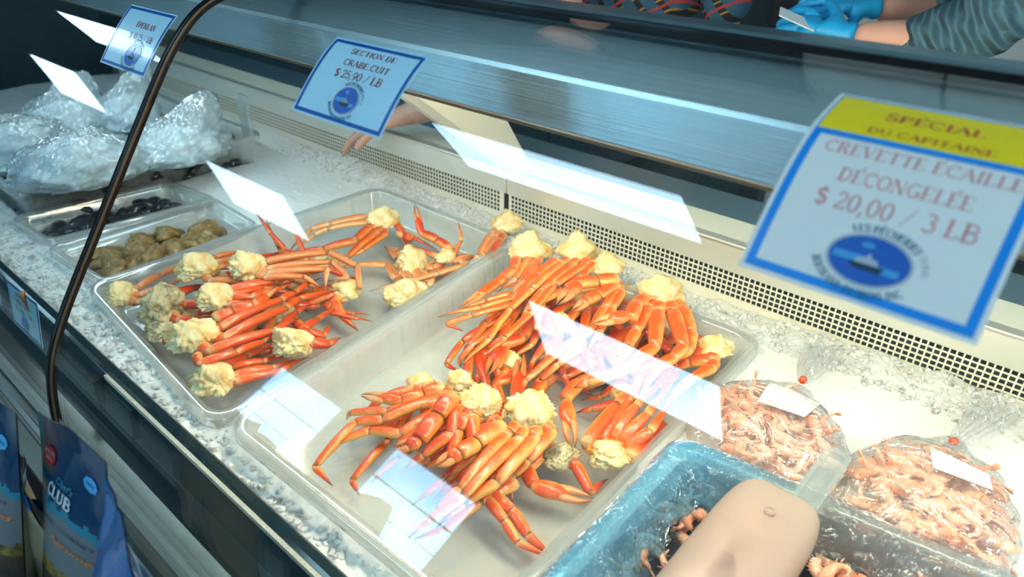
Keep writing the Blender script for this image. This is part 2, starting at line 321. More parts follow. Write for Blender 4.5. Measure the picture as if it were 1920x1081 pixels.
# ceiling panels: left ones reflected in the glass; right ones added unseen to brighten
pe=emit('cool_fluorescent_diffuser',(.55,.82,1.0),11.0);pf=princ('white_panel_frame',(.6,.64,.66),.5)
for k,(x,y) in enumerate([(-1.55,-.70),(-5.5,-.68),(-1.56,-2.33),(-5.2,-2.42),(-8.3,-1.9),(1.75,1.8),(1.0,-.7),(1.2,-2.3),(2.6,.9)]):
    where=['ceiling light panel in the near row over the crab trays','ceiling light panel in the near row over the bagged seafood','ceiling light panel in the far row over the shoppers aisle','second ceiling light panel of the far aisle row','ceiling light panel at the dark end of the aisle','added unseen ceiling panel lighting the counter right of the workers','added unseen ceiling panel brightening the right end over the shoppers','added unseen ceiling panel in the far row at the right end','added unseen ceiling panel over the gloved worker behind the counter'][k]
    e=empty('ceiling_light',(x,y,ZC),where,'ceiling light','recessed ceiling lights')
    hx,hy=.58,.245
    mesh('diffuser',*box(-hx,hx,-hy,hy,-.004,.012),pe,e,smooth=False)
    mesh('light_frame',*join(box(-hx-.02,hx+.02,-hy-.02,-hy,-.008,.03),box(-hx-.02,hx+.02,hy,hy+.02,-.008,.03),box(-hx-.02,-hx,-hy,hy,-.008,.03),box(hx,hx+.02,-hy,hy,-.008,.03)),pf,e,smooth=False)
# ------------------------------------------------------------------ DISPLAY CASE
XS=-.9;XL=-3.2;XR=1.1
case=empty('seafood_display_case',(-.9,.6,ZF),'long curved-glass refrigerated seafood case with stainless hood and bed of ice','display case')
def cp(name,vf,m,smooth=False,bv=0):
    o=mesh(name,vf[0],vf[1],m,smooth=smooth);rel(case,o)
    if bv:bevel(o,bv)
    return o
def glass_panel(x0,x1):
    V=[];Fc=[];n=len(GP);xs=[x0,x1]
    for off in(0,-.005):
        for x in xs:
            for i in range(n):
                y=GP[i,0]+GN[i,0]*off;z=GP[i,1]+GN[i,1]*off;V.append((x,y,z))
    def id(o,j,i):return (o*2+j)*n+i
    for i in range(n-1):
        Fc.append((id(0,0,i),id(0,1,i),id(0,1,i+1),id(0,0,i+1)))
        Fc.append((id(1,0,i+1),id(1,1,i+1),id(1,1,i),id(1,0,i)))
    o=mesh('glass_panel',V,Fc,M['glass']);rel(case,o);return o
glass_panel(XS+.003,XR);glass_panel(XL,XS-.003)
# seam strip
def strip(x0,x1,o0,o1,i0=0,i1=None):
    i1=i1 or len(GP);poly=[];
    a=[(GP[i,0]+GN[i,0]*o1,GP[i,1]+GN[i,1]*o1) for i in range(i0,i1)]
    b=[(GP[i,0]+GN[i,0]*o0,GP[i,1]+GN[i,1]*o0) for i in range(i0,i1)]
    V=[];Fc=[];n=len(a)
    for x in(x0,x1):
        V+=[(x,y,z) for y,z in a];V+=[(x,y,z) for y,z in b]
    for i in range(n-1):
        Fc+=[(i,i+1,2*n+i+1,2*n+i),(n+i,3*n+i,3*n+i+1,n+i+1),(i,n+i,n+i+1,i+1),(2*n+i,2*n+i+1,3*n+i+1,3*n+i)]
    return V,Fc
cp('seam_strip',strip(XS-.0050,XS+.0050,-.006,.003),M['black'],True)
cp('seam_edge',strip(XS+.0050,XS+.0056,-.001,.002),princ('seam_highlight_gold',(.22,.16,.10),.4,.8),True)  # golden highlight along the seam, built as a thin coloured strip
cp('gasket',box(XL,XR,.598,.604,.505,.516),M['black'])
cp('top_trim',extrude_yz([(.604,.508),(.606,.5155),(.611,.518),(.645,.5175),(.657,.514),(.66,.505),(.655,.49),(.61,.49)],XL,XR),M['trim_teal'],bv=.0015)
hood=[(.612,.504),(.600,.4985),(.580,.481),(.5605,.4635),(.5575,.459),(.5490,.4135),(.5520,.4095),(.5560,.4105),(.5575,.43),(.566,.452),(.59,.474),(.625,.492)]
cp('hood',extrude_yz(hood,-2.3,XR),M['steel'],bv=.0015)
cp('hood_rail',box(-2.3,XR,.5505,.5545,.4080,.4105),princ('copper_edge',(.45,.28,.16),.3,.8))
# light tube behind the hood
for x0,x1,st in((-.95,1.05,72.0),(-2.2,-1.0,19.0)):
    V,Fc=tube([(x0,.598,.440),(x1,.598,.440)],.012,12,flat=1)
    lm=cp('light_tube',(V,Fc),emit('warm_case_lamp',(1.0,.84,.58) if x0>-1 else (.82,.95,1.0),st),True)
    cp('lamp_housing',extrude_yz([(.578,.457),(.618,.457),(.618,.463),(.578,.463)],x0,x1),M['steel'])
# divider bracket
Xb=aty(942,348,1.085).x+.004
cp('divider_bracket',join(extrude_yz([(.72,.38),(1.085,.10),(1.165,.10),(.97,.38)],Xb-.010,Xb-.002)),M['white_steel'],bv=.001)
cp('bracket_edge',join(extrude_yz([(.70,.385),(.72,.392),(1.10,.102),(1.085,.098)],Xb-.022,Xb+.0)),M['steel_bright'],bv=.001)
cp('screw_knob',tube([(Xb-.002,.885,.300),(Xb+.006,.885,.300)],.007,14),M['steel_bright'],True)
# perforated grille, two lengths
def grille(x0,x1,pitch=.0098,rows=5,hole=.0073):
    z0=-.0065;V=[];Fc=[];n=int((x1-x0)/pitch);yb=1.0855;yf=1.0835
    bar=(pitch-hole)/2
    top=z0+rows*pitch+.001
    parts=[]
    # horizontal rails and vertical rails as boxes (one plate)
    for r in range(rows+1):
        zc=z0+.001+r*pitch;parts.append(box(x0,x0+n*pitch,yf,yb,zc-bar,zc+bar))
    for c in range(n+1):
        xc=x0+c*pitch;parts.append(box(xc-bar,xc+bar,yf+.0001,yb-.0001,z0,top))
    parts.append(box(x0-.006,x1+.003,yf,yb,-.03,z0))
    parts.append(box(x0-.006,x0-bar,yf,yb,z0,top));parts.append(box(x0+n*pitch,x1+.003,yf,yb,z0,top))
    return join(*parts)
XG=aty(951,375,1.085).x
cp('air_grille',grille(XG+.012,XR),M['white_steel']);cp('air_grille',grille(-2.9,XG-.012),M['white_steel'])
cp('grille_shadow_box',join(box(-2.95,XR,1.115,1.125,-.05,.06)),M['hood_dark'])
cp('rear_upstand',join(box(-2.95,XG-.001,1.082,1.088,.0436,.096),box(XG+.001,XR,1.082,1.088,.0436,.096)),M['steel_bright'],bv=.001)
cp('rear_lip',join(box(-2.95,XG-.002,1.073,1.094,.096,.1005),box(XG+.002,XR,1.073,1.094,.096,.1005)),M['steel_bright'],bv=.0012)
cp('rear_ledge',box(-2.95,XR,1.094,1.175,.094,.0995),princ('cream_ledge_top',(.80,.76,.62),.45))
cp('rear_worktop',extrude_yz([(1.18,.035),(1.40,.035),(1.40,.055),(1.18,.055)],-2.95,XR),M['worktop'],bv=.002)
cp('rear_cabinet',box(-2.95,XR,1.19,1.36,ZF+.02,.034),M['dark_metal'])
cp('rear_post',box(-.60,-.565,1.05+.12,1.21,.10,.50),M['white_steel']) if 0 else None
# front sill, wall and outer panel
cp('front_lip',extrude_yz([(.243,-.010),(.246,-.003),(.252,.0),(.262,.0),(.266,-.004),(.266,-.10),(.243,-.10)],XL,XR),M['dark_front'],bv=.001)
xw0=atz(217,695,0).x
cp('pale_edging',extrude_yz([(.2405,-.006),(.2405,.0015),(.2455,.0015),(.2455,-.006)],xw0,XR),M['pale_strip'])
cp('front_inner_panel',extrude_yz([(.2405,-.007),(.2425,-.007),(.2425,-.11),(.226,-.11)],xw0,XR),M['dark_front'])
cp('front_inner_panel',extrude_yz([(.234,-.012),(.2425,-.012),(.2425,-.11),(.222,-.11)],-.885,xw0-.02),M['dark_front'])
cp('panel_joint',box(xw0-.02,xw0-.004,.225,.243,-.11,-.004),M['black'],bv=.001)
cp('inner_ledge',extrude_yz([(.20,-.055),(.243,-.062),(.243,-.075),(.2,-.07)],XL,XR),M['dark_metal'],bv=.001)
cp('outer_sill',extrude_yz([(.140,-.045),(.147,-.04),(.152,-.042),(.2,-.05),(.2,-.07),(.14,-.075)],XL,XR),M['front_steel'],bv=.001)
cp('front_panel',extrude_yz([(.138,-.06),(.145,-.06),(.2,-.075),(.2,ZF+.1),(.118,ZF+.1),(.112,-.5),(.125,-.2)],XL,XR),M['front_steel'],bv=.002)
cp('base_plinth',box(XL,XR,.2,1.19,ZF,ZF+.12),M['dark_metal'])
cp('ice_pan',box(XL,XR,.2665,1.112,-.14,-.12),M['steel'])
cp('end_panel',extrude_yz([(.16,-.1),(1.17,-.1),(1.17,.5),(.60,.505),(.46,.485),(.40,.44),(.30,.30),(.2,.15)],XL-.01,XL),M['dark_metal'])
cp('end_panel',extrude_yz([(.16,-.1),(1.17,-.1),(1.17,.5),(.60,.505),(.46,.485),(.40,.44),(.30,.30),(.2,.15)],XR,XR+.01),M['dark_metal'])
# ------------------------------------------------------------------ TRAYS
def quad_map(c):
    a,b,cc,d=[Vector(q) for q in c]    # near-left, far-left, far-right, near-right (xy)
    def f(u,v):return (a*(1-u)+d*u)*(1-v)+(b*(1-u)+cc*u)*v
    return f
def tray_vf(c,z,depth,w,rc,t=.0025,lip=.014,slope=.012,nc=7,step=0):
    f=quad_map([(q[0],q[1]) for q in c])
    Wd=((Vector(c[3])-Vector(c[0])).length+(Vector(c[2])-Vector(c[1])).length)/2
    Hd=((Vector(c[1])-Vector(c[0])).length+(Vector(c[2])-Vector(c[3])).length)/2
    def loop(off,zz):
        r=max(rc-off*.8,.004);P=[]
        for (ccx,ccy,a0) in((off+r,off+r,PI),(Wd-off-r,off+r,1.5*PI),(Wd-off-r,Hd-off-r,0),(off+r,Hd-off-r,.5*PI)):
            for k in range(nc+1):
                a=a0+k/nc*PI/2;P.append((ccx+r*math.cos(a),ccy+r*math.sin(a)))
        out=[]
        for x,y in P:
            q=f(x/Wd,y/Hd);out.append((q.x,q.y,z+zz))
        return out
    L=[(0,-lip),(0,-.003),(.0015,-.0005),(.004,0),(w-.003,0),(w,-.001),(w+.002,-.005),(w+slope,-depth+.012),(w+slope+.004,-depth+.004),(w+slope+.014,-depth)]
    if step:L[7:7]=[(w+.004,-depth*step),(w+.006,-depth*step-.001),(w+.010,-depth*step-.0015),(w+.0115,-depth*step-.004)]
    B=[(w+slope+.014,-depth-t),(w+slope+.001,-depth+.003),(w+slope-t,-depth+.012),(w-t,-.005-t),(w-t-.001,-t),(t,-t),(t,-lip)]
    loops=[loop(*q) for q in L]+[loop(*q) for q in B];n=len(loops[0]);V=[p for q in loops for p in q];Fc=[]
    K=len(loops);nL=len(L)
    for i in range(K):
        j=(i+1)%K
        if i==nL-1:continue
        for k in range(n):Fc.append((i*n+k,i*n+(k+1)%n,j*n+(k+1)%n,j*n+k))
    Fc.append(tuple(range((nL-1)*n,nL*n)));Fc.append(tuple(range(nL*n,(nL+1)*n))[::-1])
    return V,Fc
def A2(p):return (p.x,p.y)
zL=.002;zR=.014
LT=[A2(atz(152,533,zL)),A2(atz(706,346,zL)),A2(atz(968,447,zL)),A2(atz(395,808,zL))]
RT=[A2(atz(412,792,zR)),A2(atz(952,450,zR)),A2(atz(1442,633,zR)),A2(atz(903,1190,zR))]
def tray(name,c,z,depth,w,rc,label,cat='tray',m=None,**k):
    cen=sum((Vector(q) for q in c),Vector((0,0)))/4
    V,Fc=tray_vf(c,z,depth,w,rc,**k)
    V=[(v[0]-cen.x,v[1]-cen.y,v[2]-z+depth) for v in V]
    o=mesh(name,V,Fc,m or M['poly'],loc=(cen.x,cen.y,z-depth))
    bev=None
    return tag(o,label,cat)
tray('food_tray',LT,zL,.062,.018,.045,'clear plastic tray of crab sections farther from the camera')
tray('food_tray',RT,zR,.066,.018,.045,'nearer clear plastic tray heaped with the big orange crab pile')
zB=.004
B2=[A2(atz(80,462,zB)),A2(atz(398,366,zB)),A2(atz(490,420,zB)),A2(atz(192,532,zB))]
B1=[A2(atz(14,408,zB)),A2(atz(318,338,zB)),A2(atz(412,372,zB)),A2(atz(84,455,zB))]
tray('seafood_pan',B2,zB,.07,.014,.03,'narrow clear pan with yellow brown seafood next to the crab tray','pan',step=.32)
tray('seafood_pan',B1,zB+.002,.07,.014,.03,'narrow clear pan with dark contents below the bagged seafood','pan',step=.32)
zG=.06
G1=[A2(atz(22,352,zG)),A2(atz(-20,300,zG))]
gA=atz(24,362,zG);gB=atz(497,250,zG)
BG=[(gA.x-.32,gA.y),(gB.x-.30,gB.y),(gB.x,gB.y),(gA.x,gA.y)]
tray('deep_food_bin',BG,zG,.10,.016,.035,'deep clear bin of dark shellfish with white seafood bags on top','bin')
BH=[(gA.x-.68,gA.y),(gB.x-.65,gB.y),(gB.x-.33,gB.y),(gA.x-.35,gA.y)]
tray('deep_food_bin',BH,zG,.10,.016,.035,'deep clear bin at the far left edge behind the glass','bin')
# upright clear divider in the big bin
hp=[atz(428,165,.14),atz(463,240,.06)]
o=mesh('clear_scoop',*box(-.022,.022,-.006,.006,0,.125),M['poly_clear'],loc=(gB.x-.05,gB.y-.02,.03),smooth=False);bevel(o,.004,3);tag(o,'clear plastic scoop standing upright in the corner of the deep bin','scoop')
# ------------------------------------------------------------------ ICE
zN=.065
nFL=atz(1272,818,zN);nFR=nFL+(atz(1888,1070,zN)-nFL)*1.12;nNL=nFL+(atz(1040,1062,zN)-nFL)*1.3
NB=[A2(nNL),A2(nFL),A2(nFR),A2(nFR+nNL-nFL)]
FOOT=[(NB,.0),(LT,.0),(RT,.0),(B1,0),(B2,0),(BG,0),(BH,0)]
IZ={id(LT):-.0665,id(RT):-.0585,id(B1):-.073,id(B2):-.073,id(BG):-.05,id(BH):-.05,id(NB):-.068}
def inside(c,x,y,m=0):
    s=0
    for i in range(4):
        a=c[i];b=c[(i+1)%4];cr=(b[0]-a[0])*(y-a[1])-(b[1]-a[1])*(x-a[0])
        L_=math.hypot(b[0]-a[0],b[1]-a[1])
        if cr/L_>-m:return False
    return True
def icebase(x,y):
    back=max(0,(y-.95)/.12)
    z=-.016+.008*min(1,max(0,(y-.35)/.4))-.010*back*back+.010*back*max(0,noise.noise(Vector((x*22,3,0)))+.2)
    z+=.012*(noise.noise(Vector((x*5,y*5,0))))
    if x>-.3:z+=.012*min(1,(x+.3)*8)
    return z
def icez(x,y):
    d=noise.voronoi(Vector((x,y,.3))*78)[0]
    z=icebase(x,y)+(.0060 if y<.45 else .0022)*(1-1.3*d[0])+(.003 if y<.5 or y>.98 else .0012)*noise.noise(Vector((x,y,1))*55)
    return z
step=.0045
nx=int((XR-(-2.9))/step);ny=int((1.082-.267)/step)
# variable x spacing: finer near the camera
xs=[];x=XR
while x>-2.9:
    xs.append(x);x-=step*(1 if x>-1.3 else 1.8)
ys=[.267+i*(1.082-.267)/ny for i in range(ny+1)]
V=[]
for x in xs:
    for y in ys:
        z=icez(x,y)
        for c,_ in FOOT:
            if inside(c,x,y,.016):z=IZ[id(c)];break
        V.append((x,y,z))
n1=len(ys);Fc=[(i*n1+j,(i+1)*n1+j,(i+1)*n1+j+1,i*n1+j+1) for i in range(len(xs)-1) for j in range(n1-1)]
ice=mesh('crushed_ice',V,Fc,M['ice'])
# loose chips
def chip(r):
    bm=bmesh.new();bmesh.ops.create_icosphere(bm,subdivisions=1,radius=r)
    for v in bm.verts:v.co*=random.uniform(.65,1.15)
    v=[w_.co.copy() for w_ in bm.verts];f=[tuple(q.index for q in p.verts) for p in bm.faces];bm.free();return v,f
protos=[chip(1) for _ in range(8)]
V=[];Fc=[]
def addchip(p,r):
    v,f=random.choice(protos);e=Matrix.Rotation(random.random()*6,3,random.choice('XYZ'))@Matrix.Rotation(random.random()*6,3,'Z');n=len(V)
    sc=Vector((random.uniform(.7,1.3),random.uniform(.7,1.3),random.uniform(.4,.8)))
    for q in v:V.append(p+e@Vector((q.x*sc.x,q.y*sc.y,q.z*sc.z))*r)
    Fc.extend(tuple(i+n for i in q) for q in f)
for k in range(9000):
    x=XR-.2-random.random()**1.3*2.6;y=random.uniform(.272,1.076)
    if k%3==0:y=random.uniform(.272,.36)
    if k%3==2 and random.random()<.85:continue
    if k%3==1:y=random.uniform(.97,1.078)
    if any(inside(c,x,y,.002) for c,_ in FOOT):continue
    addchip(Vector((x,y,icez(x,y)+.001)),random.uniform(.003,.0075))
chips=mesh('ice_chips',V,Fc,M['ice'],smooth=False)
tag(ice,'bed of crushed ice filling the case around the trays','ice',kind='stuff');
chips.parent=ice;chips['kind']='stuff'
# ------------------------------------------------------------------ CRAB SECTIONS
ZFLO=-.052
def leg_vf(pts,r0,r1,ups=Vector((0,-.35,1)),tip=True,pinch=True,n=12):
    """legs of tapering flattened segments; every pts vertex is a joint"""
    P=[Vector(p) for p in pts];V=[];Fc=[];Cc=[];N=len(P)-1
    L=[(P[i+1]-P[i]).length for i in range(N)];T=sum(L);acc=0
    rings=[]
    for i in range(N):
        a,b=P[i],P[i+1];K=9
        d=(b-a);side=d.cross(ups)
        if side.length<1e-5:side=d.cross(Vector((1,0,0)))
        side.normalize()
        bow=side.cross(d).normalized()*(.035*d.length)
        for k in range(K+1):
            t=k/K;p=a.lerp(b,t)+bow*math.sin(PI*t)
            s=(acc+L[i]*t)/T;r=r0+(r1-r0)*s**.9
            last=(i==N-1)
            prof=(.95+.13*math.sin(PI*min(1,t*1.05)**.8))*1.22
            if t<.10:prof*=.84+.16*t/.10
            if t>.95 and not last:prof*=.90
            if last and tip:prof*=max(.10,(1-t)**.65)
            j=0
            if t<.13:j=.85*(1-t/.13)
            if t>.90 and not last:j=.35
            if i==0 and t<.34:j=max(j,min(1,1.5-t/.24))
            tp=max(0,(t-.45)/.55) if (last and tip) else (.62 if k==K and not last else 0)
            rings.append((p,r*prof,j,tp,d.normalized(),i,t))
        acc+=L[i]
    for q,(p,r,j,tp,d,i,t) in enumerate(rings):
        if 0<q<len(rings)-1:
            dd=(rings[q+1][0]-rings[q-1][0])
            if dd.length>1e-6:d=dd.normalized()
        s=d.cross(ups)
        if s.length<1e-4:s=Vector((1,0,0))
        s.normalize();u=s.cross(d)
        for k in range(n):
            a=2*PI*k/n;V.append(p+s*math.cos(a)*r*1.08+u*math.sin(a)*r*.82)
            Cc.append((.5+.5*math.sin(a+.75),j,tp))
    for i in range(len(rings)-1):
        for k in range(n):
            a=i*n+k;b=i*n+(k+1)%n;Fc.append((a,b,b+n,a+n))
    Fc+=[tuple(range(n))[::-1],tuple(range((len(rings)-1)*n,len(rings)*n))]
    return V,Fc,Cc
def claw_vf(a,b,w):
    """palm from a, fingers end at b"""
    a=Vector(a);b=Vector(b);d=b-a;Lc=d.length;d.normalize();up=Vector((0,-.3,1));s=d.cross(up).normalized();u=s.cross(d)
    V=[];Fc=[];Cc=[];n=12
    def loft(cent,rs,ru,cols):
        base=len(V)
        for p,q,r_,c in zip(cent,rs,ru,cols):
            for k in range(n):
                an=2*PI*k/n;V.append(p+s*math.cos(an)*q+u*math.sin(an)*r_);Cc.append((.5+.5*math.sin(an+.4),c[0],c[1]))
        for i in range(len(cent)-1):
            for k in range(n):
                x_=base+i*n+k;y_=base+i*n+(k+1)%n;Fc.append((x_,y_,y_+n,x_+n))
        Fc.append(tuple(range(base,base+n))[::-1]);m_=base+(len(cent)-1)*n;Fc.append(tuple(range(m_,m_+n)))
    T=[0,.04,.12,.25,.38,.48,.56]
    W_=[.35,.6,.9,1.05,1.0,.8,.45]
    loft([a+d*Lc*t for t in T],[w*q for q in W_],[w*.72*q for q in W_],[(max(0,.8-t*8),0) for t in T])
    for sg in(1,-1):
        T=[.44,.52,.62,.74,.86,.95,1.0];W_=[.5,.5,.42,.33,.22,.12,.03]
        cent=[a+d*Lc*t+s*sg*w*(.42+.25*math.sin(PI*(t-.44)/.56)-.30*(t-.44)/.56) for t in T]
        loft(cent,[w*q for q in W_],[w*q*.85 for q in W_],[(.5,max(0,(t-.72)/.28)*.9) for t in T])
    return V,Fc,Cc
def body_vf(c,rx,ry,rz,ang,seed,holes=0):
    bm=bmesh.new();bmesh.ops.create_icosphere(bm,subdivisions=5,radius=1)
    V=[];off=Vector((seed*3.1,seed*1.7,0))
    for v in bm.verts:
        p=v.co;th=math.atan2(p.y,p.x)
        k=1+.30*noise.noise(p*1.2+off)+.09*noise.noise(p*2.6+off)+.035*noise.noise(p*9+off)
        if p.x<.1:
            g_=min(1,(.1-p.x)*2);k*=1+g_*(.22*noise.noise(p*5+off*2)+.14*noise.noise(p*12+off)-.04)
        hz_=max(0,1-abs(p.z)**3);rd=abs(noise.noise(Vector((math.cos(th)*2.2,math.sin(th)*2.2,seed+p.z*.4))));k*=1-.11*(1-min(1,rd*9))*hz_
        rd=abs(noise.noise(Vector((math.cos(th)*5,math.sin(th)*5,seed+9))));k*=1-.05*(1-min(1,rd*5))*hz_
        if holes:
            dv=noise.voronoi(p*3.2+off)[0][0];k*=1-.28*max(0,.5-dv)*2*holes
        peak=.35*math.exp(-((p.x+.25)**2+(p.y)**2)*5)*(1 if p.z>0 else 0)
        q=Vector((p.x*k*rx,p.y*k*ry,(p.z*k*(.75 if p.z<0 else 1)+peak)*rz))
        V.append(Vector((q.x*math.cos(ang)-q.y*math.sin(ang),q.x*math.sin(ang)+q.y*math.cos(ang),q.z))+c)
    Fc=[tuple(w_.index for w_ in f.verts) for f in bm.faces];bm.free();return V,Fc
OFFS={'A':(160,340),'B':(560,340),'C':(800,420),'D':(560,640)}
crab_n=[0]
def crab(fr,body,zb,label,legs=(),arms=(),m='crab',r=.0060,drop=.028,holes=0,meat='meat',zmin=ZFLO+.006,group=None,arch=.004):
    ox,oy=OFFS[fr];crab_n[0]+=1;sd=crab_n[0]
    def W(p,z):return atz(ox+p[0]/3,oy+p[1]/3,z)
    bx,by,sx,sy=body
    c=W((bx,by),zb);cdx=(W((bx+sx,by),zb)-c).length;
    rx=max(.018,cdx*.88)
    c.z=max(c.z,-.049+rx*.60);zmin=max(zmin,-.0455)
    e=empty('crab_section',(c.x,c.y,max(zmin,zb-.02)),label,'crab',group)
    def add(name,V,Fc,Cc,mat,parent=e):
        o=mesh(name,[Vector(v)-e.location for v in V],Fc,mat,colr=Cc);o.parent=parent;return o
    # direction to the legs
    tot=Vector((0,0,0))
    for L_ in legs:tot+=W(L_[0][:2],zb)-c+ (W(L_[1][:2],zb)-c)*.3
    ang=math.atan2(tot.y,tot.x) if tot.length>1e-5 else 0
    ratio=min(1.35,max(.75,sy/sx*1.35))
    bs=1.14 if fr in 'AB' else 1.04
    V,Fc=body_vf(c,rx*bs*ratio,rx*1.16*bs,rx*.72*bs,ang,sd,holes)
    bo=add('body_meat',V,Fc,None,M[meat])
    rnd=random.Random(sd)
    for i,L_ in enumerate(legs):
        opt=[q for q in L_ if isinstance(q,dict)];pts=[q for q in L_ if not isinstance(q,dict)];opt=opt[0] if opt else {}
        z0=opt.get('z0',zb-.002);z1=opt.get('z1',max(zmin,zb-drop));rr=opt.get('r',r);n=len(pts)
        P=[]
        for k,q in enumerate(pts):
            if len(q)==3:z=q[2]
            else:
                t=k/(n-1);z=z0+(z1-z0)*t**1.2+arch*math.sin(PI*t)
            P.append(W(q[:2],z))
        st=P[0]+(c-P[0])*.35;st.z=P[0].z-.001
        if (P[0]-st).length>.006:P=[st]+P
        V,Fc,Cc=leg_vf(P,rr*1.05,rr*opt.get('taper',.55),tip=opt.get('tip',n>2))
        add('leg',V,Fc,Cc,M[opt.get('m',m)])
    for arm,cl in arms:
        opt=[q for q in arm if isinstance(q,dict)];arm=[q for q in arm if not isinstance(q,dict)];opt=opt[0] if opt else {}
        z0=opt.get('z0',zb);z1=opt.get('z1',zb-.012);n=len(arm);rr=opt.get('r',r*1.35)
        P=[W(q[:2],z0+(z1-z0)*k/max(1,n-1)) for k,q in enumerate(arm)]
        V,Fc,Cc=leg_vf(P,rr,rr*.95,tip=False);ao=add('claw_arm',V,Fc,Cc,M[opt.get('m',m)])
        if cl:
            V,Fc,Cc=claw_vf(W(cl[0],z1),W(cl[1],opt.get('zc',z1-.008)),opt.get('w',rr*1.35));add('pincer',V,Fc,Cc,M[opt.get('m',m)],ao)
    return e
LB='in left tray'
# ---- right tray, far pile
crab('C',(580,150,120,75),.040,'cream-topped crab section at the far left corner of the big pile',
 legs=[[(600,220),(520,380),(330,430),(170,490)],[(620,250),(500,410),(300,470),(60,522)],[(640,260),(490,450),(250,515),(110,560),(205,602)],[(560,215),(500,310),(400,380)],[(640,200),(560,330),(400,480),(300,560)]],
 arms=[([(500,190),(500,250),(430,300),(400,330),{'r':.0075}],((420,310),(180,480)))],r=.0058)
crab('C',(850,150,110,78),.050,'crab section with a pale conical top leading four long parallel legs',
 legs=[[(765,220),(590,370),(470,480),(350,650),(190,800)],[(830,225),(650,370),(560,490),(515,620)],[(905,225),(720,345),(590,500),(440,640),(330,740)],[(950,220),(870,300),(760,350),(640,420)]],
 arms=[([(740,205),(670,250),(620,290),{'r':.008,'z1':.045}],((650,270),(470,400)))],r=.0062)
crab('C',(1010,245,95,65),.045,'crab section with one fat curled orange claw near the back of the pile',
 legs=[[(1080,370),(1000,470),(920,600),(830,700)],[(1100,380),(1050,470),(980,600),(900,720)],[(980,350),(760,380),(650,430),(615,580),(760,650)]],
 arms=[([(1080,310),(960,320),(850,335),{'r':.0095,'z0':.052,'z1':.055,'w':.0125}],((860,330),(735,450))),([(1080,350),(960,400),(900,430),{'r':.0085,'z1':.045,'w':.010}],((950,400),(820,490)))],r=.007)
crab('C',(1320,385,120,85),.045,'crab section with broad orange legs fanning down on the right of the pile',
 legs=[[(1250,470),(1180,600),(1130,690),(1060,850),{'r':.0092}],[(1300,490),(1285,690),(1100,830),(900,890),(830,920),{'r':.0098}],[(1385,490),(1445,690),(1395,750),(1300,800),(1190,990),{'r':.0095}],[(1440,470),(1495,610),(1480,710),(1340,770),(1000,880),{'r':.008}]],
 arms=[([(1230,420),(1180,450),(1150,530),{'r':.0095,'z1':.055,'w':.012}],((1140,510),(930,560)))],r=.009)
crab('C',(1620,700,88,78),.018,'small crab section with cream meat at the right corner of the big pile',
 legs=[[(1600,765),(1480,775),(1380,830),{'r':.009}],[(1580,720),(1500,735),(1400,800),{'r':.009}],[(1610,810),(1500,860),(1400,950),(1330,1050)],[(1560,670),(1400,640),(1320,700),{'r':.009}]],m='crab',r=.007)
crab('C',(1240,560,90,60),.010,'crab section buried in the right of the pile beneath the broad legs',
 legs=[[(1200,600),(1110,760),(1000,860)],[(1260,620),(1380,720),(1430,860)],[(1180,580),(1010,700),(1090,840),(1150,900)],[(1280,600),(1340,620),(1420,700)],[(1150,600),(960,690),(1000,860)]],m='crab_red',r=.0075)
crab('D',(1745,640,115,85),-.006,'crab section lying pale underside up beside the blue liner',
 legs=[[(1650,610),(1610,575),(1790,350),(1900,250),(1990,90),{'z1':.02}],[(1690,560),(1850,330),(1960,200),{'z1':.02}],[(1760,545),(1900,360),(2020,230),{'z1':.02}],[(1820,560),(1960,410),(2090,250),{'z1':.015}],[(1850,600),(1980,500),(2110,330),{'z1':.01}]],
 arms=[([(1860,660),(1960,560),(2040,470),{'m':'crab_red'}],None)],m='crab',r=.0068,arch=.012)
crab('C',(640,330,60,50),.010,'crab section in the left heart of the pile under the long legs',
 legs=[[(560,430),(410,650),(340,700),(185,800)],[(430,520),(300,590),(200,660),(110,790),(180,830)],[(470,540),(260,680),(185,760),(190,805)],[(590,540),(450,680),(395,820),(405,930),{'r':.0075}],[(330,560),(240,690),(215,850)]],
 arms=[([(620,520),(540,640),(410,690)],((420,680),(340,850)))],m='crab_red',r=.006,drop=.045)
crab('C',(760,560,60,50),.005,'crab section in the middle of the pile with one claw pointing upward',
 legs=[[(850,640),(560,880),(490,1010),{'m':'crab','z0':.03}],[(880,680),(740,790),(640,870),(560,990),{'m':'crab','z0':.03}],[(730,700),(770,850),(825,970)],[(880,700),(920,800),(980,860)],[(700,640),(600,770),(560,860)]],
 arms=[([(660,880),(590,1010),(520,1010),{'z0':-.02,'z1':-.005,'r':.008}],((505,1010),(535,705))),([(640,470),(740,640),{'z0':.02,'z1':.015}],((740,640),(680,800)))],m='crab_red',r=.006,drop=.04)
crab('C',(1050,700,80,50),-.010,'crab section sunk in the middle of the pile beneath the glare',
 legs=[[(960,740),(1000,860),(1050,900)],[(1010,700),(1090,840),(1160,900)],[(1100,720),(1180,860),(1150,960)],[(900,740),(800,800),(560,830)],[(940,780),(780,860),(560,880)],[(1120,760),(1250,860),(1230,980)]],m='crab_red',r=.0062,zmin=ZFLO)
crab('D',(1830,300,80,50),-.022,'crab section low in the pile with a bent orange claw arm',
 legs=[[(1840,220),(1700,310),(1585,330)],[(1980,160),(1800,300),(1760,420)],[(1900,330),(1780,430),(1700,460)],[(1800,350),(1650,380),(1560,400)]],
 arms=[([(1720,200),(1580,230),(1500,320),{'z0':0,'z1':-.01,'r':.0085,'m':'crab'}],((1500,330),(1545,600)))],m='crab_red',r=.006,zmin=ZFLO)
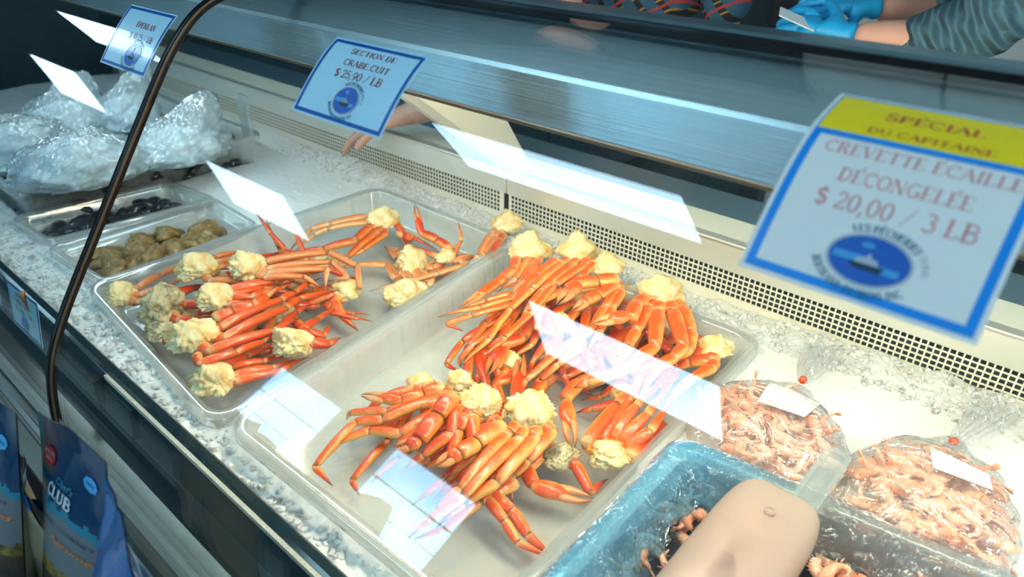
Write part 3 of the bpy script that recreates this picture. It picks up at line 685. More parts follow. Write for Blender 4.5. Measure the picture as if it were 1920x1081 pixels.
crab('D',(1190,110,70,50),-.020,'crab section at the foot of the pile with red upright legs',
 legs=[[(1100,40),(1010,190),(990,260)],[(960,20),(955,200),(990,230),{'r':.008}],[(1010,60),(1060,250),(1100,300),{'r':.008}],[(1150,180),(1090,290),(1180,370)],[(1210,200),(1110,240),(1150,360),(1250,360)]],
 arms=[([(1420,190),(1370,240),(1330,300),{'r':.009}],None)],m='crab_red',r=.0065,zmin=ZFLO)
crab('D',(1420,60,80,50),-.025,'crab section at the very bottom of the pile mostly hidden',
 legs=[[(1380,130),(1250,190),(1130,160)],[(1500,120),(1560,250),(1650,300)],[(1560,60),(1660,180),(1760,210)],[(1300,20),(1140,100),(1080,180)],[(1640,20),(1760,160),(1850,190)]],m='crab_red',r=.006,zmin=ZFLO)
crab('C',(900,420,80,50),.012,'crab section under the curled claw in the back of the pile',
 legs=[[(860,470),(760,600),(600,700)],[(900,500),(880,640),(800,760)],[(960,500),(980,640),(1040,760)],[(800,450),(660,560),(590,680),(470,760)],[(1020,480),(1100,600),(1060,720)]],m='crab',r=.0068,zmin=ZFLO)
# ---- right tray, front heap
crab('D',(1310,390,130,100),.022,'crab section front and centre with a big cream body and four long orange legs',
 legs=[[(1185,510),(905,830),(790,950),(665,1080)],[(1245,545),(925,875),(750,1000),(620,1100)],[(1335,545),(1115,795),(940,900),(770,1050),{'r':.0075}],[(1430,510),(1290,670),(1220,740),(1120,800)]],
 arms=[([(1150,470),(1000,570),(905,630),{'r':.0088,'z1':.024,'w':.0105}],((930,605),(765,705)))],r=.0068,drop=.05)
crab('D',(1470,650,85,100),-.014,'crab section with grey porous meat and a long yellow-tipped claw to the right',
 legs=[[(1080,860),(1200,950),(1290,1090),(1430,1215),{'r':.0075}],[(1060,880),(1160,1010),(1230,1130),(1420,1220)],[(1020,900),(820,1060),(650,1110)],[(1440,590),(1330,690),(1180,800),{'m':'crab_red'}],[(1560,690),(1640,850),(1740,770),{'m':'crab_red'}]],
 arms=[([(1400,600),(1280,720),(1320,800),{'r':.0075,'z1':-.018,'w':.0115}],((1305,810),(1665,890)))],m='crab',r=.006,holes=1,meat='meat_grey')
crab('D',(1025,335,112,88),.024,'crab section with a knobbly cream body and thick red legs left of the front one',
 legs=[[(905,370),(855,520),(700,640),(590,720)],[(940,420),(900,500),(850,650),(680,730)],[(1130,490),(1000,500),(860,530),(700,640),{'r':.0075}],[(980,420),(990,640),(810,790),{'m':'crab_red'}]],
 arms=[([(870,300),(780,420),(680,550),{'r':.010,'z0':.03,'z1':.012,'w':.010}],((690,560),(530,600)))],m='crab_red',r=.0075,drop=.045)
crab('D',(910,225,90,50),.006,'crab section with crumbly white meat and a rounded claw pointing left',
 legs=[[(820,300),(470,440),(320,450),(90,705),(190,810)],[(770,400),(570,520),(400,500),(230,560),(100,720)],[(780,340),(500,390),(290,400),(270,440)],[(740,430),(560,580),(640,610)]],
 arms=[([(820,255),(700,290),(580,330),{'r':.0078,'z1':.0,'w':.010}],((600,330),(350,300)))],m='crab',r=.0065,drop=.04)
crab('D',(685,235,75,45),-.022,'small crab section of white meat shards on the left of the front heap',
 legs=[[(640,270),(480,310),(400,380),(280,420)],[(660,280),(600,460),(400,470),(300,560)],[(740,280),(690,560),(560,650),(400,800)],[(700,280),(500,560),(300,780),(340,860)]],m='crab_red',r=.006,zmin=ZFLO)
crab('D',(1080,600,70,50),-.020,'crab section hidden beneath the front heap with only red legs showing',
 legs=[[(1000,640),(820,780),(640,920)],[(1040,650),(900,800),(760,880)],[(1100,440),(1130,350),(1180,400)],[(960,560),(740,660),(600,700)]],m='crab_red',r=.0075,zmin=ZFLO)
# ---- left tray
crab('A',(200,640,95,62),.000,'crab section with ragged white meat at the near left corner '+LB,
 legs=[[(300,595),(410,530),(550,480),(700,440)],[(310,640),(470,590),(600,530)],[(290,680),(450,650),(560,600)]],m='crab_tan',r=.006)
crab('A',(440,700,150,90),-.004,'crab section with grey green porous meat '+LB,
 legs=[[(500,640),(600,600),(720,590),{'r':.009}],[(560,690),(700,700),(860,650)],[(520,780),(700,790),(900,700)]],m='crab_red',r=.007,holes=1,meat='meat_grey')
crab('A',(430,850,60,60),-.018,'scrap of grey crab body at the near wall '+LB,
 legs=[[(470,860),(700,880),(900,820)],[(470,900),(650,960),(860,920)]],m='crab_red',r=.006,holes=1,meat='meat_grey')
crab('A',(640,490,100,88),.018,'crab section with a cream square-cut body behind the porous one '+LB,
 legs=[[(730,425),(840,402),(1000,425)],[(740,455),(860,435),(1010,445)],[(740,485),(850,475),(1000,475)],[(700,560),(880,560),(1000,540),(1200,520)]],m='crab_tan',r=.0058)
crab('A',(915,480,105,76),.030,'crab section with bluish white meat and long looping tan legs '+LB,
 legs=[[(1000,455),(1370,398),(1530,480),(1545,600),{'r':.0068,'tip':False}],[(1030,490),(1390,452),(1480,540),(1360,560)],[(1030,520),(1360,490),(1350,620),{'r':.0068}],[(1010,540),(1230,535),(1330,600)]],m='crab_tan',r=.0058,meat='meat')
crab('A',(720,660,102,80),.022,'crab section with a ribbed yellow body in the middle of the heap '+LB,
 legs=[[(800,615),(1060,560),(1130,540),(1330,510),{'r':.0075}],[(820,650),(930,650),(1100,600),(1180,560)],[(810,690),(1000,710),(1240,620)],[(820,640),(1000,600),(1200,640)]],m='crab',r=.006)
crab('A',(600,870,112,112),.024,'crab section with a large pale body and dark orange legs nearest '+LB,
 legs=[[(760,820),(1100,665),(1170,630),(1330,540),{'r':.0072}],[(780,880),(1130,710),(1200,660),(1430,612),{'r':.0070}],[(690,955),(1060,840),(1210,770),{'r':.0072}],[(640,1025),(850,960),(1000,900),(1200,770),{'r':.0055}]],
 arms=[([(720,775),(830,730),(940,690),{'r':.0085,'z1':.030,'w':.0105}],((940,700),(1080,585)))],m='crab',r=.0065)
crab('A',(1160,912,115,82),.006,'crab section with a rounded porous cut face near the tray divider '+LB,
 legs=[[(1260,850),(1340,870),(1390,800)],[(1270,910),(1370,915),(1440,880),{'r':.008}],[(1230,830),(1300,780),(1440,705)],[(1100,830),(1180,740),(1280,690)]],m='crab_red',r=.0065,holes=.8)
crab('A',(1460,612,78,58),-.014,'crab section lying alone past the ends of the legs '+LB,
 legs=[[(1390,640),(1250,690),(1180,740)],[(1400,600),(1280,610),(1200,640)],[(1400,680),(1450,760),(1540,845),{'r':.007}],[(1380,720),(1500,742),(1600,750),{'r':.0035}],[(1380,740),(1520,770),(1620,790),{'r':.0035}]],
 arms=[([(1430,650),(1380,690),(1360,720)],((1360,720),(1480,640)))],m='crab_red',r=.006,zmin=ZFLO)
crab('A',(720,1120,125,85),-.004,'crab section with a yellow crumpled body at the near right corner '+LB,
 legs=[[(820,1040),(1000,1010),(1150,985)],[(840,1090),(1050,1045),(1210,1000)],[(850,1125),(1100,1065),(1260,985)],[(760,1050),(900,980),(1080,930)]],m='crab',r=.0062)
crab('A',(1100,740,70,50),-.020,'crab section at the bottom of the heap with only legs showing '+LB,
 legs=[[(1000,760),(880,880),(760,960)],[(1050,780),(1000,900),(900,1000)],[(1200,640),(1290,660),(1400,640)],[(1150,760),(1250,850),(1340,900)],[(1180,700),(1300,700),(1380,660)],[(1000,700),(900,720),(780,900)]],m='crab_red',r=.0068,zmin=ZFLO)
crab('A',(1350,450,50,40),-.006,'crab section with dark spiky tips rising at the left rear '+LB,
 legs=[[(1250,430),(1130,390),(1040,290,.02),(950,160,.035),{'r':.0045}],[(1200,430),(1090,380),(1010,200,.03),{'r':.0045}],[(1330,430),(1230,400),(1180,290,.015),(1195,235,.02),{'r':.0045}],[(1380,500),(1480,540),(1560,560)]],m='crab_red',r=.005)
crab('A',(1675,222,82,70),-.006,'crab section with a white body and folded legs near the far rim '+LB,
 legs=[[(1590,198),(1370,240),(1270,270),(1140,400),{'m':'crab_tan','r':.0072}],[(1590,228),(1360,268),(1290,300),(1170,400),{'m':'crab_tan','r':.0065}],[(1600,262),(1520,335),(1340,380),(1120,412),{'r':.009}],[(1640,290),(1470,430),(1370,505),{'r':.0075}],[(1690,300),(1560,390),(1400,470)],[(1750,240),(1790,290),(2000,400)]],
 arms=[([(1760,300),(1800,300),(1830,330),{'r':.007}],None)],m='crab_red',r=.006)
crab('B',(830,425,50,35),-.020,'crab section with one red claw raised upright at the far side '+LB,
 legs=[[(800,430),(620,370),(560,300),{'m':'crab_red'}],[(880,410),(915,330,.01),(900,220,.03),{'r':.0045}],[(960,470),(780,520),(600,570),(395,618),{'z1':-.02}],[(900,450),(975,422),(850,430),(540,525)]],
 arms=[([(860,385),(780,330),(695,290),{'r':.0075,'z0':-.01,'z1':.002,'zc':.04,'w':.008,'m':'crab_red'}],((690,300),(655,130)))],m='crab_tan',r=.0052)
crab('B',(620,645,112,92),-.026,'crab section upside down showing peach underside plates '+LB,
 legs=[[(560,560),(500,470),(330,470),(210,490),{'r':.0075}],[(620,560),(560,440),(480,360)],[(680,560),(620,430),(500,390)],[(700,580),(780,520),(930,520)],[(600,700),(520,690),(470,655),{'r':.004}]],
 arms=[([(740,590),(770,500),(790,490),{'r':.005}],((790,490),(960,525)))],m='crab_tan',r=.0075,meat='meat',zmin=ZFLO)
crab('B',(640,470,110,60),-.030,'crab section of peach leg joints heaped beside the upside-down one '+LB,
 legs=[[(640,470),(560,400),(480,370),{'r':.009}],[(700,470),(660,400),(560,360),{'r':.009}],[(760,490),(860,430),(940,430)],[(720,540),(840,500),(930,470)]],m='crab_tan',r=.007,zmin=ZFLO,meat='meat')
crab('B',(1170,240,72,80),.012,'crab section leaning out over the rim by the grille '+LB,
 legs=[[(1110,310),(1040,410),(960,500),{'m':'crab_tan'}],[(1135,330),(1085,430),(1030,490),{'m':'crab_red'}],[(1090,290),(1010,420),(960,470),{'m':'crab_tan'}]],m='crab_tan',r=.0068,drop=.03)

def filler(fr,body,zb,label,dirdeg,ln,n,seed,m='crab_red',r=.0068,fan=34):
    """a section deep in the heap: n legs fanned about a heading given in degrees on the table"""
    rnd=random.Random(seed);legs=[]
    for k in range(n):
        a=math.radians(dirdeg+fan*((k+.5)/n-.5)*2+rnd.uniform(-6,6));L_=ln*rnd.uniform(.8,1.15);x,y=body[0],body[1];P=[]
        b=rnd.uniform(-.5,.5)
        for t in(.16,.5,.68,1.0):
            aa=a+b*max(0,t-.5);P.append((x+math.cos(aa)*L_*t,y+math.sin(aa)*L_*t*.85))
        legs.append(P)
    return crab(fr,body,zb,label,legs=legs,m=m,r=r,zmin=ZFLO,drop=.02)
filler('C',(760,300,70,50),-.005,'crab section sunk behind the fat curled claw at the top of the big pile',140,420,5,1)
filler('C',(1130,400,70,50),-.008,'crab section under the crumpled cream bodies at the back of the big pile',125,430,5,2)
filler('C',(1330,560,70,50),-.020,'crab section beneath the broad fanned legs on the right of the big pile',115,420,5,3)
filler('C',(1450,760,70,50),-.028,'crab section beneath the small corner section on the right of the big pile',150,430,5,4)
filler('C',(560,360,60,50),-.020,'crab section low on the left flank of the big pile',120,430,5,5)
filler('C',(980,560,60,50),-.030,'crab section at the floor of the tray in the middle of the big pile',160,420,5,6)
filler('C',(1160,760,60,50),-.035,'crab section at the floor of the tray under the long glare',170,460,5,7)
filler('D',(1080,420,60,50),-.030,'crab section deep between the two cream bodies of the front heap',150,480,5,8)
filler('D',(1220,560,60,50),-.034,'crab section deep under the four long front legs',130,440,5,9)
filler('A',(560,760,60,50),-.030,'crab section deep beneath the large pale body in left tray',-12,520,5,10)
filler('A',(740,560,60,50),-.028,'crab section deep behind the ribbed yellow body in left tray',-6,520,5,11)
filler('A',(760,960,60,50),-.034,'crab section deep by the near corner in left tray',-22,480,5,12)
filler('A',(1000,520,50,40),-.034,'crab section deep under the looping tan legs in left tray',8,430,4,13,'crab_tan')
# ------------------------------------------------------------------ SHRIMP
def shrimp_parts(seed,curl):
    rnd=random.Random(seed);V=[];Fc=[];Cc=[];n=10;K=26
    Ltot=.058;pts=[];ang=-.2;p=Vector((0,0,0));stp=Ltot/K
    for k in range(K+1):
        t=k/K;pts.append(p.copy());ang+=curl/K*(.4+1.2*t);p=p+Vector((math.cos(ang),0,math.sin(ang)))*stp
    for k,q in enumerate(pts):
        t=k/K;d=(pts[min(k+1,K)]-pts[max(k-1,0)]).normalized();s=Vector((0,1,0));u=s.cross(d)
        r=.0088*(.12+.88*min(1,t*4.5)**.7)*(1-.80*max(0,t-.32)/.68)
        seg=(t-.34)*9;
        if t>.34:r*=1+.07*(1-(seg%1))
        for m_ in range(n):
            a=2*PI*m_/n;V.append(q+s*math.cos(a)*r*.8+u*math.sin(a)*r)
            Cc.append((.35+.5*(1 if math.sin(a)<0 else .2)+(.5 if t>.9 or t<.2 else 0)+(.55 if t>.34 and seg%1<.22 else 0),0,0))
    for i in range(K):
        for k in range(n):
            a=i*n+k;b=i*n+(k+1)%n;Fc.append((a,b,b+n,a+n))
    Fc+=[tuple(range(n))[::-1],tuple(range(K*n,(K+1)*n))]
    # swimmerets
    for k in range(9,20,2):
        q=pts[k];d=(pts[k+1]-pts[k-1]).normalized();u=Vector((0,1,0)).cross(d)
        for s_ in(-1,1):
            v,f=tube([q+u*.004*1+Vector((0,s_*.003,0)),q+u*.009+Vector((0,s_*.004,0))+d*.003],[.0013,.0004],5)
            m0=len(V);V+=v;Fc+=[tuple(i+m0 for i in z) for z in f];Cc+=[(1,0,0)]*len(v)
    # tail fan mesh
    tv=[];tf=[];e_=pts[-1];d=(pts[-1]-pts[-3]).normalized();u=Vector((0,1,0)).cross(d)
    for a in(-.45,-.2,0,.2,.45):
        dd=(d*math.cos(a)+Vector((0,1,0))*math.sin(a));v,f=tube([e_,e_+dd*.004,e_+dd*.008,e_+dd*.010],[.0009,.0013,.0012,.0003],6,up=u,flat=1.3);m0=len(tv);tv+=v;tf+=[tuple(i+m0 for i in z) for z in f]
    ev=[];ef=[]
    for s_ in(-1,1):
        v,f=tube([pts[3]+Vector((-.001,s_*.0035,.002)),pts[3]+Vector((-.001,s_*.0048,.0022)),pts[3]+Vector((-.001,s_*.0058,.0024))],[.0006,.0011,.0005],8);m0=len(ev);ev+=v;ef+=[tuple(i+m0 for i in z) for z in f]
    av=[];af=[]
    for s_ in(-1,1):
        q=pts[0];P=[q+Vector((-.004*i,s_*.001*i,.0012*i*math.sin(i*.6+seed)))for i in range(4)];v,f=tube(P,[.0005]*3+[.0002],4);m0=len(av);av+=v;af+=[tuple(i+m0 for i in z) for z in f]
    c=sum(pts,Vector())/len(pts)
    return [('shrimp',[v-c for v in V],Fc,Cc,M['shrimp']),('tail_fan',[v-c for v in tv],tf,[(1,0,0)]*len(tv),M['shrimp']),('eye',[v-c for v in ev],ef,None,M['eye']),('antenna',[v-c for v in av],af,[(1,0,0)]*len(av),M['shrimp'])]
SH=[]
for i,cu in enumerate((1.9,2.8,3.9,3.3)):
    pr=shrimp_parts(i,cu);SH.append([ (nm,bpy.data.meshes.new(nm)) for nm,*_ in pr])
    for (nm,me),(_,V_,F_,C_,m_) in zip(SH[-1],pr):
        me.from_pydata([tuple(v) for v in V_],[],F_);me.materials.append(m_)
        if C_:
            ca=me.color_attributes.new('shell','FLOAT_COLOR','POINT');ca.data.foreach_set('color',np.array([(c[0],c[1],c[2],1) for c in C_],dtype=np.float32).ravel())
        me.polygons.foreach_set('use_smooth',[True]*len(me.polygons))
def put_shrimp(p,rot,label,group,sc=1,rnd=random):
    pr=rnd.choice(SH);root=None
    for nm,me in pr:
        o=bpy.data.objects.new(nm,me);COL.objects.link(o)
        if root is None:
            root=o;o.location=p;o.rotation_euler=rot;o.scale=(sc,)*3;tag(o,label,'shrimp',group)
        else:o.parent=root
    return root
def film(name,V,Fc,m,parent=None,loc=None):return mesh(name,V,Fc,m,parent,loc=loc)
def fill_bag(c,rx,ry,rz,n,label,group,seed,z0):
    rnd=random.Random(seed);used=[];k=0;tries=0
    while k<n and tries<9000:
        tries+=1
        a=rnd.random()*2*PI;rr=math.sqrt(rnd.random())*.84;lay=rnd.choice((1,1,1,.6,.35))
        x=rr*math.cos(a);y=rr*math.sin(a);zz=math.sqrt(max(0,1-rr*rr))*lay
        p=Vector((c.x+x*rx*.92,c.y+y*ry*.92,z0+.010+zz*(rz*.98-.022)))
        if any((p-q).length<.0140 for q in used):continue
        used.append(p);k+=1
        flat=rnd.random()<.75
        put_shrimp(p,(PI/2*(1 if flat else .5)+rnd.uniform(-.5,.5),rnd.uniform(-.4,.4),rnd.uniform(0,2*PI)),label,group,rnd.uniform(.78,.98),rnd)
def bag_vf(rx,ry,rz,seed,neck=None,wr=.035,segs=(64,40)):
    """closed pouch resting on z=0, neck=(dir angle, length) gathers a corner"""
    V=[];Fc=[];nu,nv=segs
    for j in range(nv+1):
        ph=-PI/2+PI*j/nv
        for i in range(nu):
            th=2*PI*i/nu;d=Vector((math.cos(th)*math.cos(ph),math.sin(th)*math.cos(ph),math.sin(ph)))
            k=1+wr*noise.noise(d*3+Vector((seed,0,0)))*2+wr*.9*(1-abs(noise.noise(d*7+Vector((seed,3,0))))*4)*.4
            if segs[0]>100:
                q_=noise.noise(d*2.5+Vector((seed,0,0)))*1.5;k+=.035*(1-min(1,abs(noise.noise(Vector((d.x*6+q_,d.y*6-q_,d.z*6+seed)))*5)))+.018*(1-min(1,abs(noise.noise(Vector((d.x*14-q_,d.y*14+q_,d.z*14+seed)))*4)))
            x=d.x*rx*k;y=d.y*ry*k;z=(d.z*(rz if d.z>0 else rz*.22))*k+rz*.2
            if neck:
                na,nl,nz_=neck;c_=max(0,d.x*math.cos(na)+d.y*math.sin(na));w_=c_**14
                x+=math.cos(na)*nl*w_;y+=math.sin(na)*nl*w_;z+=nz_*w_
            V.append((x,y,max(z,.0005)))
    for j in range(nv):
        for i in range(nu):Fc.append((j*nu+i,j*nu+(i+1)%nu,(j+1)*nu+(i+1)%nu,(j+1)*nu+i))
    return V,Fc
def flare_vf(a,b,w0,w1,seed,up=.012):
    """gathered bag tail: double crumpled fan"""
    a=Vector(a);b=Vector(b);d=b-a;s=Vector((-d.y,d.x,0)).normalized();V=[];Fc=[];nu,nv=24,20
    for lay in(0,1):
        for j in range(nv+1):
            t=j/nv;w_=w0+(w1-w0)*t**.8
            for i in range(nu+1):
                q=i/nu*2-1;h=.007*(w_/w1)*math.sin(q*9+seed+t*2)+.010*noise.noise(Vector((q*2,t*3,seed+lay)))*t
                bul=math.sqrt(max(0,1-q*q))*up*(.3+math.sin(PI*min(1,t*.9)))*(1 if lay else -.3)
                p=a+d*t+s*q*w_*(1+.1*math.sin(t*6));p=Vector((p.x,p.y,p.z+h+bul));V.append(p)
    for lay in(0,1):
        o_=lay*(nu+1)*(nv+1)
        for j in range(nv):
            for i in range(nu):
                x_=o_+j*(nu+1)+i;Fc.append((x_,x_+1,x_+nu+2,x_+nu+1))
    return V,Fc
# ------------------------------------------------------------------ SHRIMP BAGS
from mathutils.bvhtree import BVHTree
def decal(V,Fc,quad,off=.0008,n=10):
    """grid laid on a surface, quad = TL,TR,BR,BL"""
    bv=BVHTree.FromPolygons([Vector(v) for v in V],Fc);out={}
    def P(u,v):      # u right, v down, 0..1
        a=Vector(quad[0])*(1-u)+Vector(quad[1])*u;b=Vector(quad[3])*(1-u)+Vector(quad[2])*u;q=a*(1-v)+b*v
        d=Vector(ray(q.x,q.y));h=bv.ray_cast(Vector(C0),d)
        return (h[0]-d*off) if h[0] else atz(q.x,q.y,.045)
    return P
def grid_from(P,n=12,m_=8):
    V=[];Fc=[]
    for j in range(m_+1):
        for i in range(n+1):
            q=P(i/n,j/m_);V.append(q if q else V[-1])
    for j in range(m_):
        for i in range(n):a=j*(n+1)+i;Fc.append((a,a+1,a+n+2,a+n+1))
    return V,Fc
def shrimp_bag(c,rx,ry,rz,tie,flare,quad,label,seed,nshr,glabel,group):
    z0=c.z
    na=math.atan2(tie.y-c.y,tie.x-c.x);dist=(Vector((tie.x,tie.y))-Vector((c.x,c.y))).length
    V,Fc=bag_vf(rx,ry,rz,seed,(na,max(.01,dist-min(rx,ry)),0));
    # tilt nothing, rest on the ice
    e=empty('shrimp_bag',c,label,'bag')
    mesh('plastic_bag',V,Fc,M['bag'],e)
    W=[Vector(v)+c for v in V]
    t=mesh('bag_tail',*flare_vf(tie,flare,.006,.034,seed),M['bag']);rel(e,t)
    v,f=tube([tie-(flare-tie).normalized()*.003+Vector((0,0,.004)),tie+(flare-tie).normalized()*.003+Vector((0,0,.004))],.0052,12,flat=1);t=mesh('tie_clip',v,f,M['red_clip']);rel(e,t)
    P=decal(W,Fc,quad);v,f=grid_from(P);t=mesh('paper_label',v,f,M['label']);rel(e,t)
    # printed lines
    v,f=text_on('PÊCHERIES BERTRAND DESBOIS',lambda u,w_:(P(u,w_) or Vector(c))+Vector((0,-.0003,.0006)),.06,.90,.86,.92,.14,flip=True,wt=.9)
    lb=mesh('label_print',v,f,M['grey_text'],smooth=False);rel(e,lb);lb.parent=t;lb.location=(0,0,0)
    fill_bag(c,rx,ry,rz*1.15,nshr,glabel,group,seed,c.z)
# ---- stroke serif font -------------------------------------------------------
def arc(cx_,cy_,rx,ry,a0,a1,n=12):return [(cx_+rx*math.cos(math.radians(a0+(a1-a0)*i/n)),cy_+ry*math.sin(math.radians(a0+(a1-a0)*i/n))) for i in range(n+1)]
T_,t_=.15,.055
FONT={
'A':(.80,[([(.07,0),(.39,1)],t_),([(.38,1),(.72,0)],T_),([(.19,.34),(.60,.34)],t_)],[(.07,0),(.72,0)]),
'B':(.74,[([(.17,0),(.17,1)],T_),([(.17,.97),(.36,.97)]+arc(.38,.75,.22,.22,90,-90)+[(.17,.53)],.09),([(.17,.53)]+arc(.40,.28,.25,.26,90,-90)+[(.17,.02)],.10)],[(.13,0),(.13,1)]),
'C':(.76,[(arc(.42,.5,.33,.48,48,312,20),.10),([(.64,.97),(.64,.72)],t_)],[]),
'D':(.80,[([(.17,0),(.17,1)],T_),([(.17,.97),(.32,.97)]+arc(.34,.5,.34,.47,90,-90,16)+[(.17,.03)],.10)],[(.13,0),(.13,1)]),
'E':(.70,[([(.17,0),(.17,1)],T_),([(.17,.97),(.60,.97),(.60,.78)],t_),([(.17,.5),(.48,.5)],t_),([(.17,.03),(.62,.03),(.64,.24)],t_)],[(.13,0),(.13,1)]),
'F':(.66,[([(.17,0),(.17,1)],T_),([(.17,.97),(.60,.97),(.60,.78)],t_),([(.17,.5),(.48,.5)],t_)],[(.17,0),(.13,1)]),
'G':(.80,[(arc(.42,.5,.33,.48,48,330,20),.10),([(.66,.40),(.66,.08)],T_),([(.52,.42),(.76,.42)],t_)],[]),
'H':(.84,[([(.17,0),(.17,1)],T_),([(.66,0),(.66,1)],T_),([(.17,.5),(.66,.5)],t_)],[(.17,0),(.17,1),(.66,0),(.66,1)]),
'I':(.40,[([(.20,0),(.20,1)],T_)],[(.20,0),(.20,1)]),
'K':(.80,[([(.17,0),(.17,1)],T_),([(.2,.4),(.62,.98)],t_),([(.32,.55),(.66,.02)],.13)],[(.17,0),(.17,1),(.68,0)]),
'L':(.66,[([(.17,0),(.17,1)],T_),([(.17,.03),(.58,.03),(.60,.26)],t_)],[(.17,1),(.13,0)]),
'M':(.96,[([(.12,0),(.14,1)],t_),([(.16,1),(.46,.05)],T_),([(.46,.05),(.78,1)],t_),([(.80,0),(.80,1)],T_)],[(.12,0),(.80,0),(.12,1),(.82,1)]),
'N':(.86,[([(.14,0),(.14,1)],t_),([(.16,1),(.68,.02)],T_),([(.70,0),(.70,1)],t_)],[(.14,0),(.12,1),(.70,1)]),
'O':(.80,[(arc(.40,.5,.32,.48,0,360,24),.10),(arc(.40,.5,.30,.40,140,220,6),.09),(arc(.40,.5,.30,.40,-40,40,6),.09)],[]),
'P':(.70,[([(.17,0),(.17,1)],T_),([(.17,.97),(.34,.97)]+arc(.36,.72,.25,.25,90,-90)+[(.17,.47)],.09)],[(.17,0),(.13,1)]),
'R':(.80,[([(.17,0),(.17,1)],T_),([(.17,.97),(.34,.97)]+arc(.36,.74,.24,.23,90,-90)+[(.17,.51)],.09),([(.40,.5),(.66,.02)],.13)],[(.17,0),(.13,1),(.70,0)]),
'S':(.66,[(arc(.34,.74,.22,.24,40,270,14)+arc(.34,.26,.24,.24,90,-140,14),.11),([(.55,.96),(.55,.76)],t_),([(.10,.04),(.10,.26)],t_)],[]),
'T':(.74,[([(.37,0),(.37,1)],T_),([(.07,.76),(.09,.97),(.65,.97),(.67,.76)],t_)],[(.37,0)]),
'U':(.84,[([(.17,1),(.17,.35)]+arc(.42,.33,.25,.30,180,360)+[(.67,1)],.09),([(.17,1),(.17,.3)],T_)],[(.17,1),(.67,1)]),
'V':(.80,[([(.09,1),(.40,0)],T_),([(.40,0),(.70,1)],t_)],[(.09,1),(.70,1)]),
'X':(.80,[([(.10,1),(.66,0)],T_),([(.66,1),(.10,0)],t_)],[(.1,1),(.1,0),(.68,1),(.68,0)]),
'0':(.62,[(arc(.31,.5,.23,.48,0,360,22),.09),(arc(.31,.5,.21,.4,140,220,6),.09),(arc(.31,.5,.21,.4,-40,40,6),.09)],[]),
'1':(.44,[([(.24,0),(.24,1),(.08,.86)],.12)],[(.24,0)]),
'2':(.60,[(arc(.29,.72,.21,.25,165,-20,12)+[(.08,.05)],.09),([(.08,.05),(.52,.05),(.54,.2)],.10)],[]),
'3':(.60,[(arc(.28,.76,.20,.21,150,-90,12),.09),(arc(.28,.28,.24,.27,90,-150,12),.10)],[]),
'5':(.60,[([(.50,.96),(.14,.96),(.12,.55)],.08),([(.12,.52)]+arc(.28,.32,.23,.29,110,-150,14),.10)],[]),
'6':(.60,[(arc(.31,.31,.22,.29,0,360,18),.09),([(.09,.33),(.14,.7),(.32,.95),(.46,.95)],.09)],[]),
'9':(.60,[(arc(.29,.68,.22,.29,0,360,18),.09),([(.51,.66),(.46,.3),(.28,.05),(.14,.07)],.09)],[]),
'$':(.64,[(arc(.32,.72,.20,.21,30,270,12)+arc(.32,.28,.22,.23,90,-150,12),.14),([(.32,-.1),(.32,1.1)],t_)],[]),
',':(.30,[([(.14,.08),(.16,0),(.06,-.18)],.10)],[]),
'.':(.28,[([(.13,.0),(.13,.12)],.14)],[]),
'/':(.62,[([(.06,-.06),(.56,1.0)],.05)],[]),
'-':(.4,[([(.06,.45),(.34,.45)],.08)],[]),
' ':(.34,[],[]),
}
ACC={'É':('E',[([(.36,1.10),(.56,1.30)],.09)]),'È':('E',[([(.36,1.30),(.56,1.10)],.09)]),'Ê':('E',[([(.22,1.10),(.38,1.28),(.54,1.10)],.07)])}
def glyph(ch):
    if ch in ACC:
        b,ex=ACC[ch];w_,s_,q=FONT[b];return w_,s_+ex,q
    return FONT.get(ch,FONT['I'])
def text_width(s):return sum(glyph(c)[0] for c in s)
def stroke_polys(ch,wt=1.0,maxseg=.22):
    w_,strokes,ser=glyph(ch);out=[]
    st=list(strokes)+[([(x-.13,y+(.03 if y<.5 else -.03)),(x+.13,y+(.03 if y<.5 else -.03))],.055) for x,y in ser]
    for pts,th in st:
        th*=wt;Q=[pts[0]]
        for a,b in zip(pts[:-1],pts[1:]):
            L_=math.dist(a,b);k=max(1,int(L_/maxseg+.5))
            Q+=[(a[0]+(b[0]-a[0])*i/k,a[1]+(b[1]-a[1])*i/k) for i in range(1,k+1)]
        Lp=[];Rp=[]
        for i,q in enumerate(Q):
            a=Q[max(i-1,0)];b=Q[min(i+1,len(Q)-1)];dx,dy=b[0]-a[0],b[1]-a[1];l_=math.hypot(dx,dy) or 1;nx_,ny_=-dy/l_*th/2,dx/l_*th/2
            Lp.append((q[0]+nx_,q[1]+ny_));Rp.append((q[0]-nx_,q[1]-ny_))
        for i in range(len(Q)-1):out.append((Lp[i],Lp[i+1],Rp[i+1],Rp[i]))
    return w_,out
def text_on(s,P,u0,v0,u1,v1,h,flip=False,wt=1.0):
    """straight text from (u0,v0) to (u1,v1) on the surface P(u,v); h height in v units"""
    tw=text_width(s);V=[];Fc=[];x=0
    for ch in s:
        w_,pol=stroke_polys(ch,wt)
        for q in pol:
            n=len(V)
            for a,b in q:
                f=(x+a)/tw;u=u0+(u1-u0)*f;v=v0+(v1-v0)*f+(b*h if not flip else -b*h);V.append(P(u,v))
            Fc.append((n,n+3,n+2,n+1))
        x+=w_
    return V,Fc
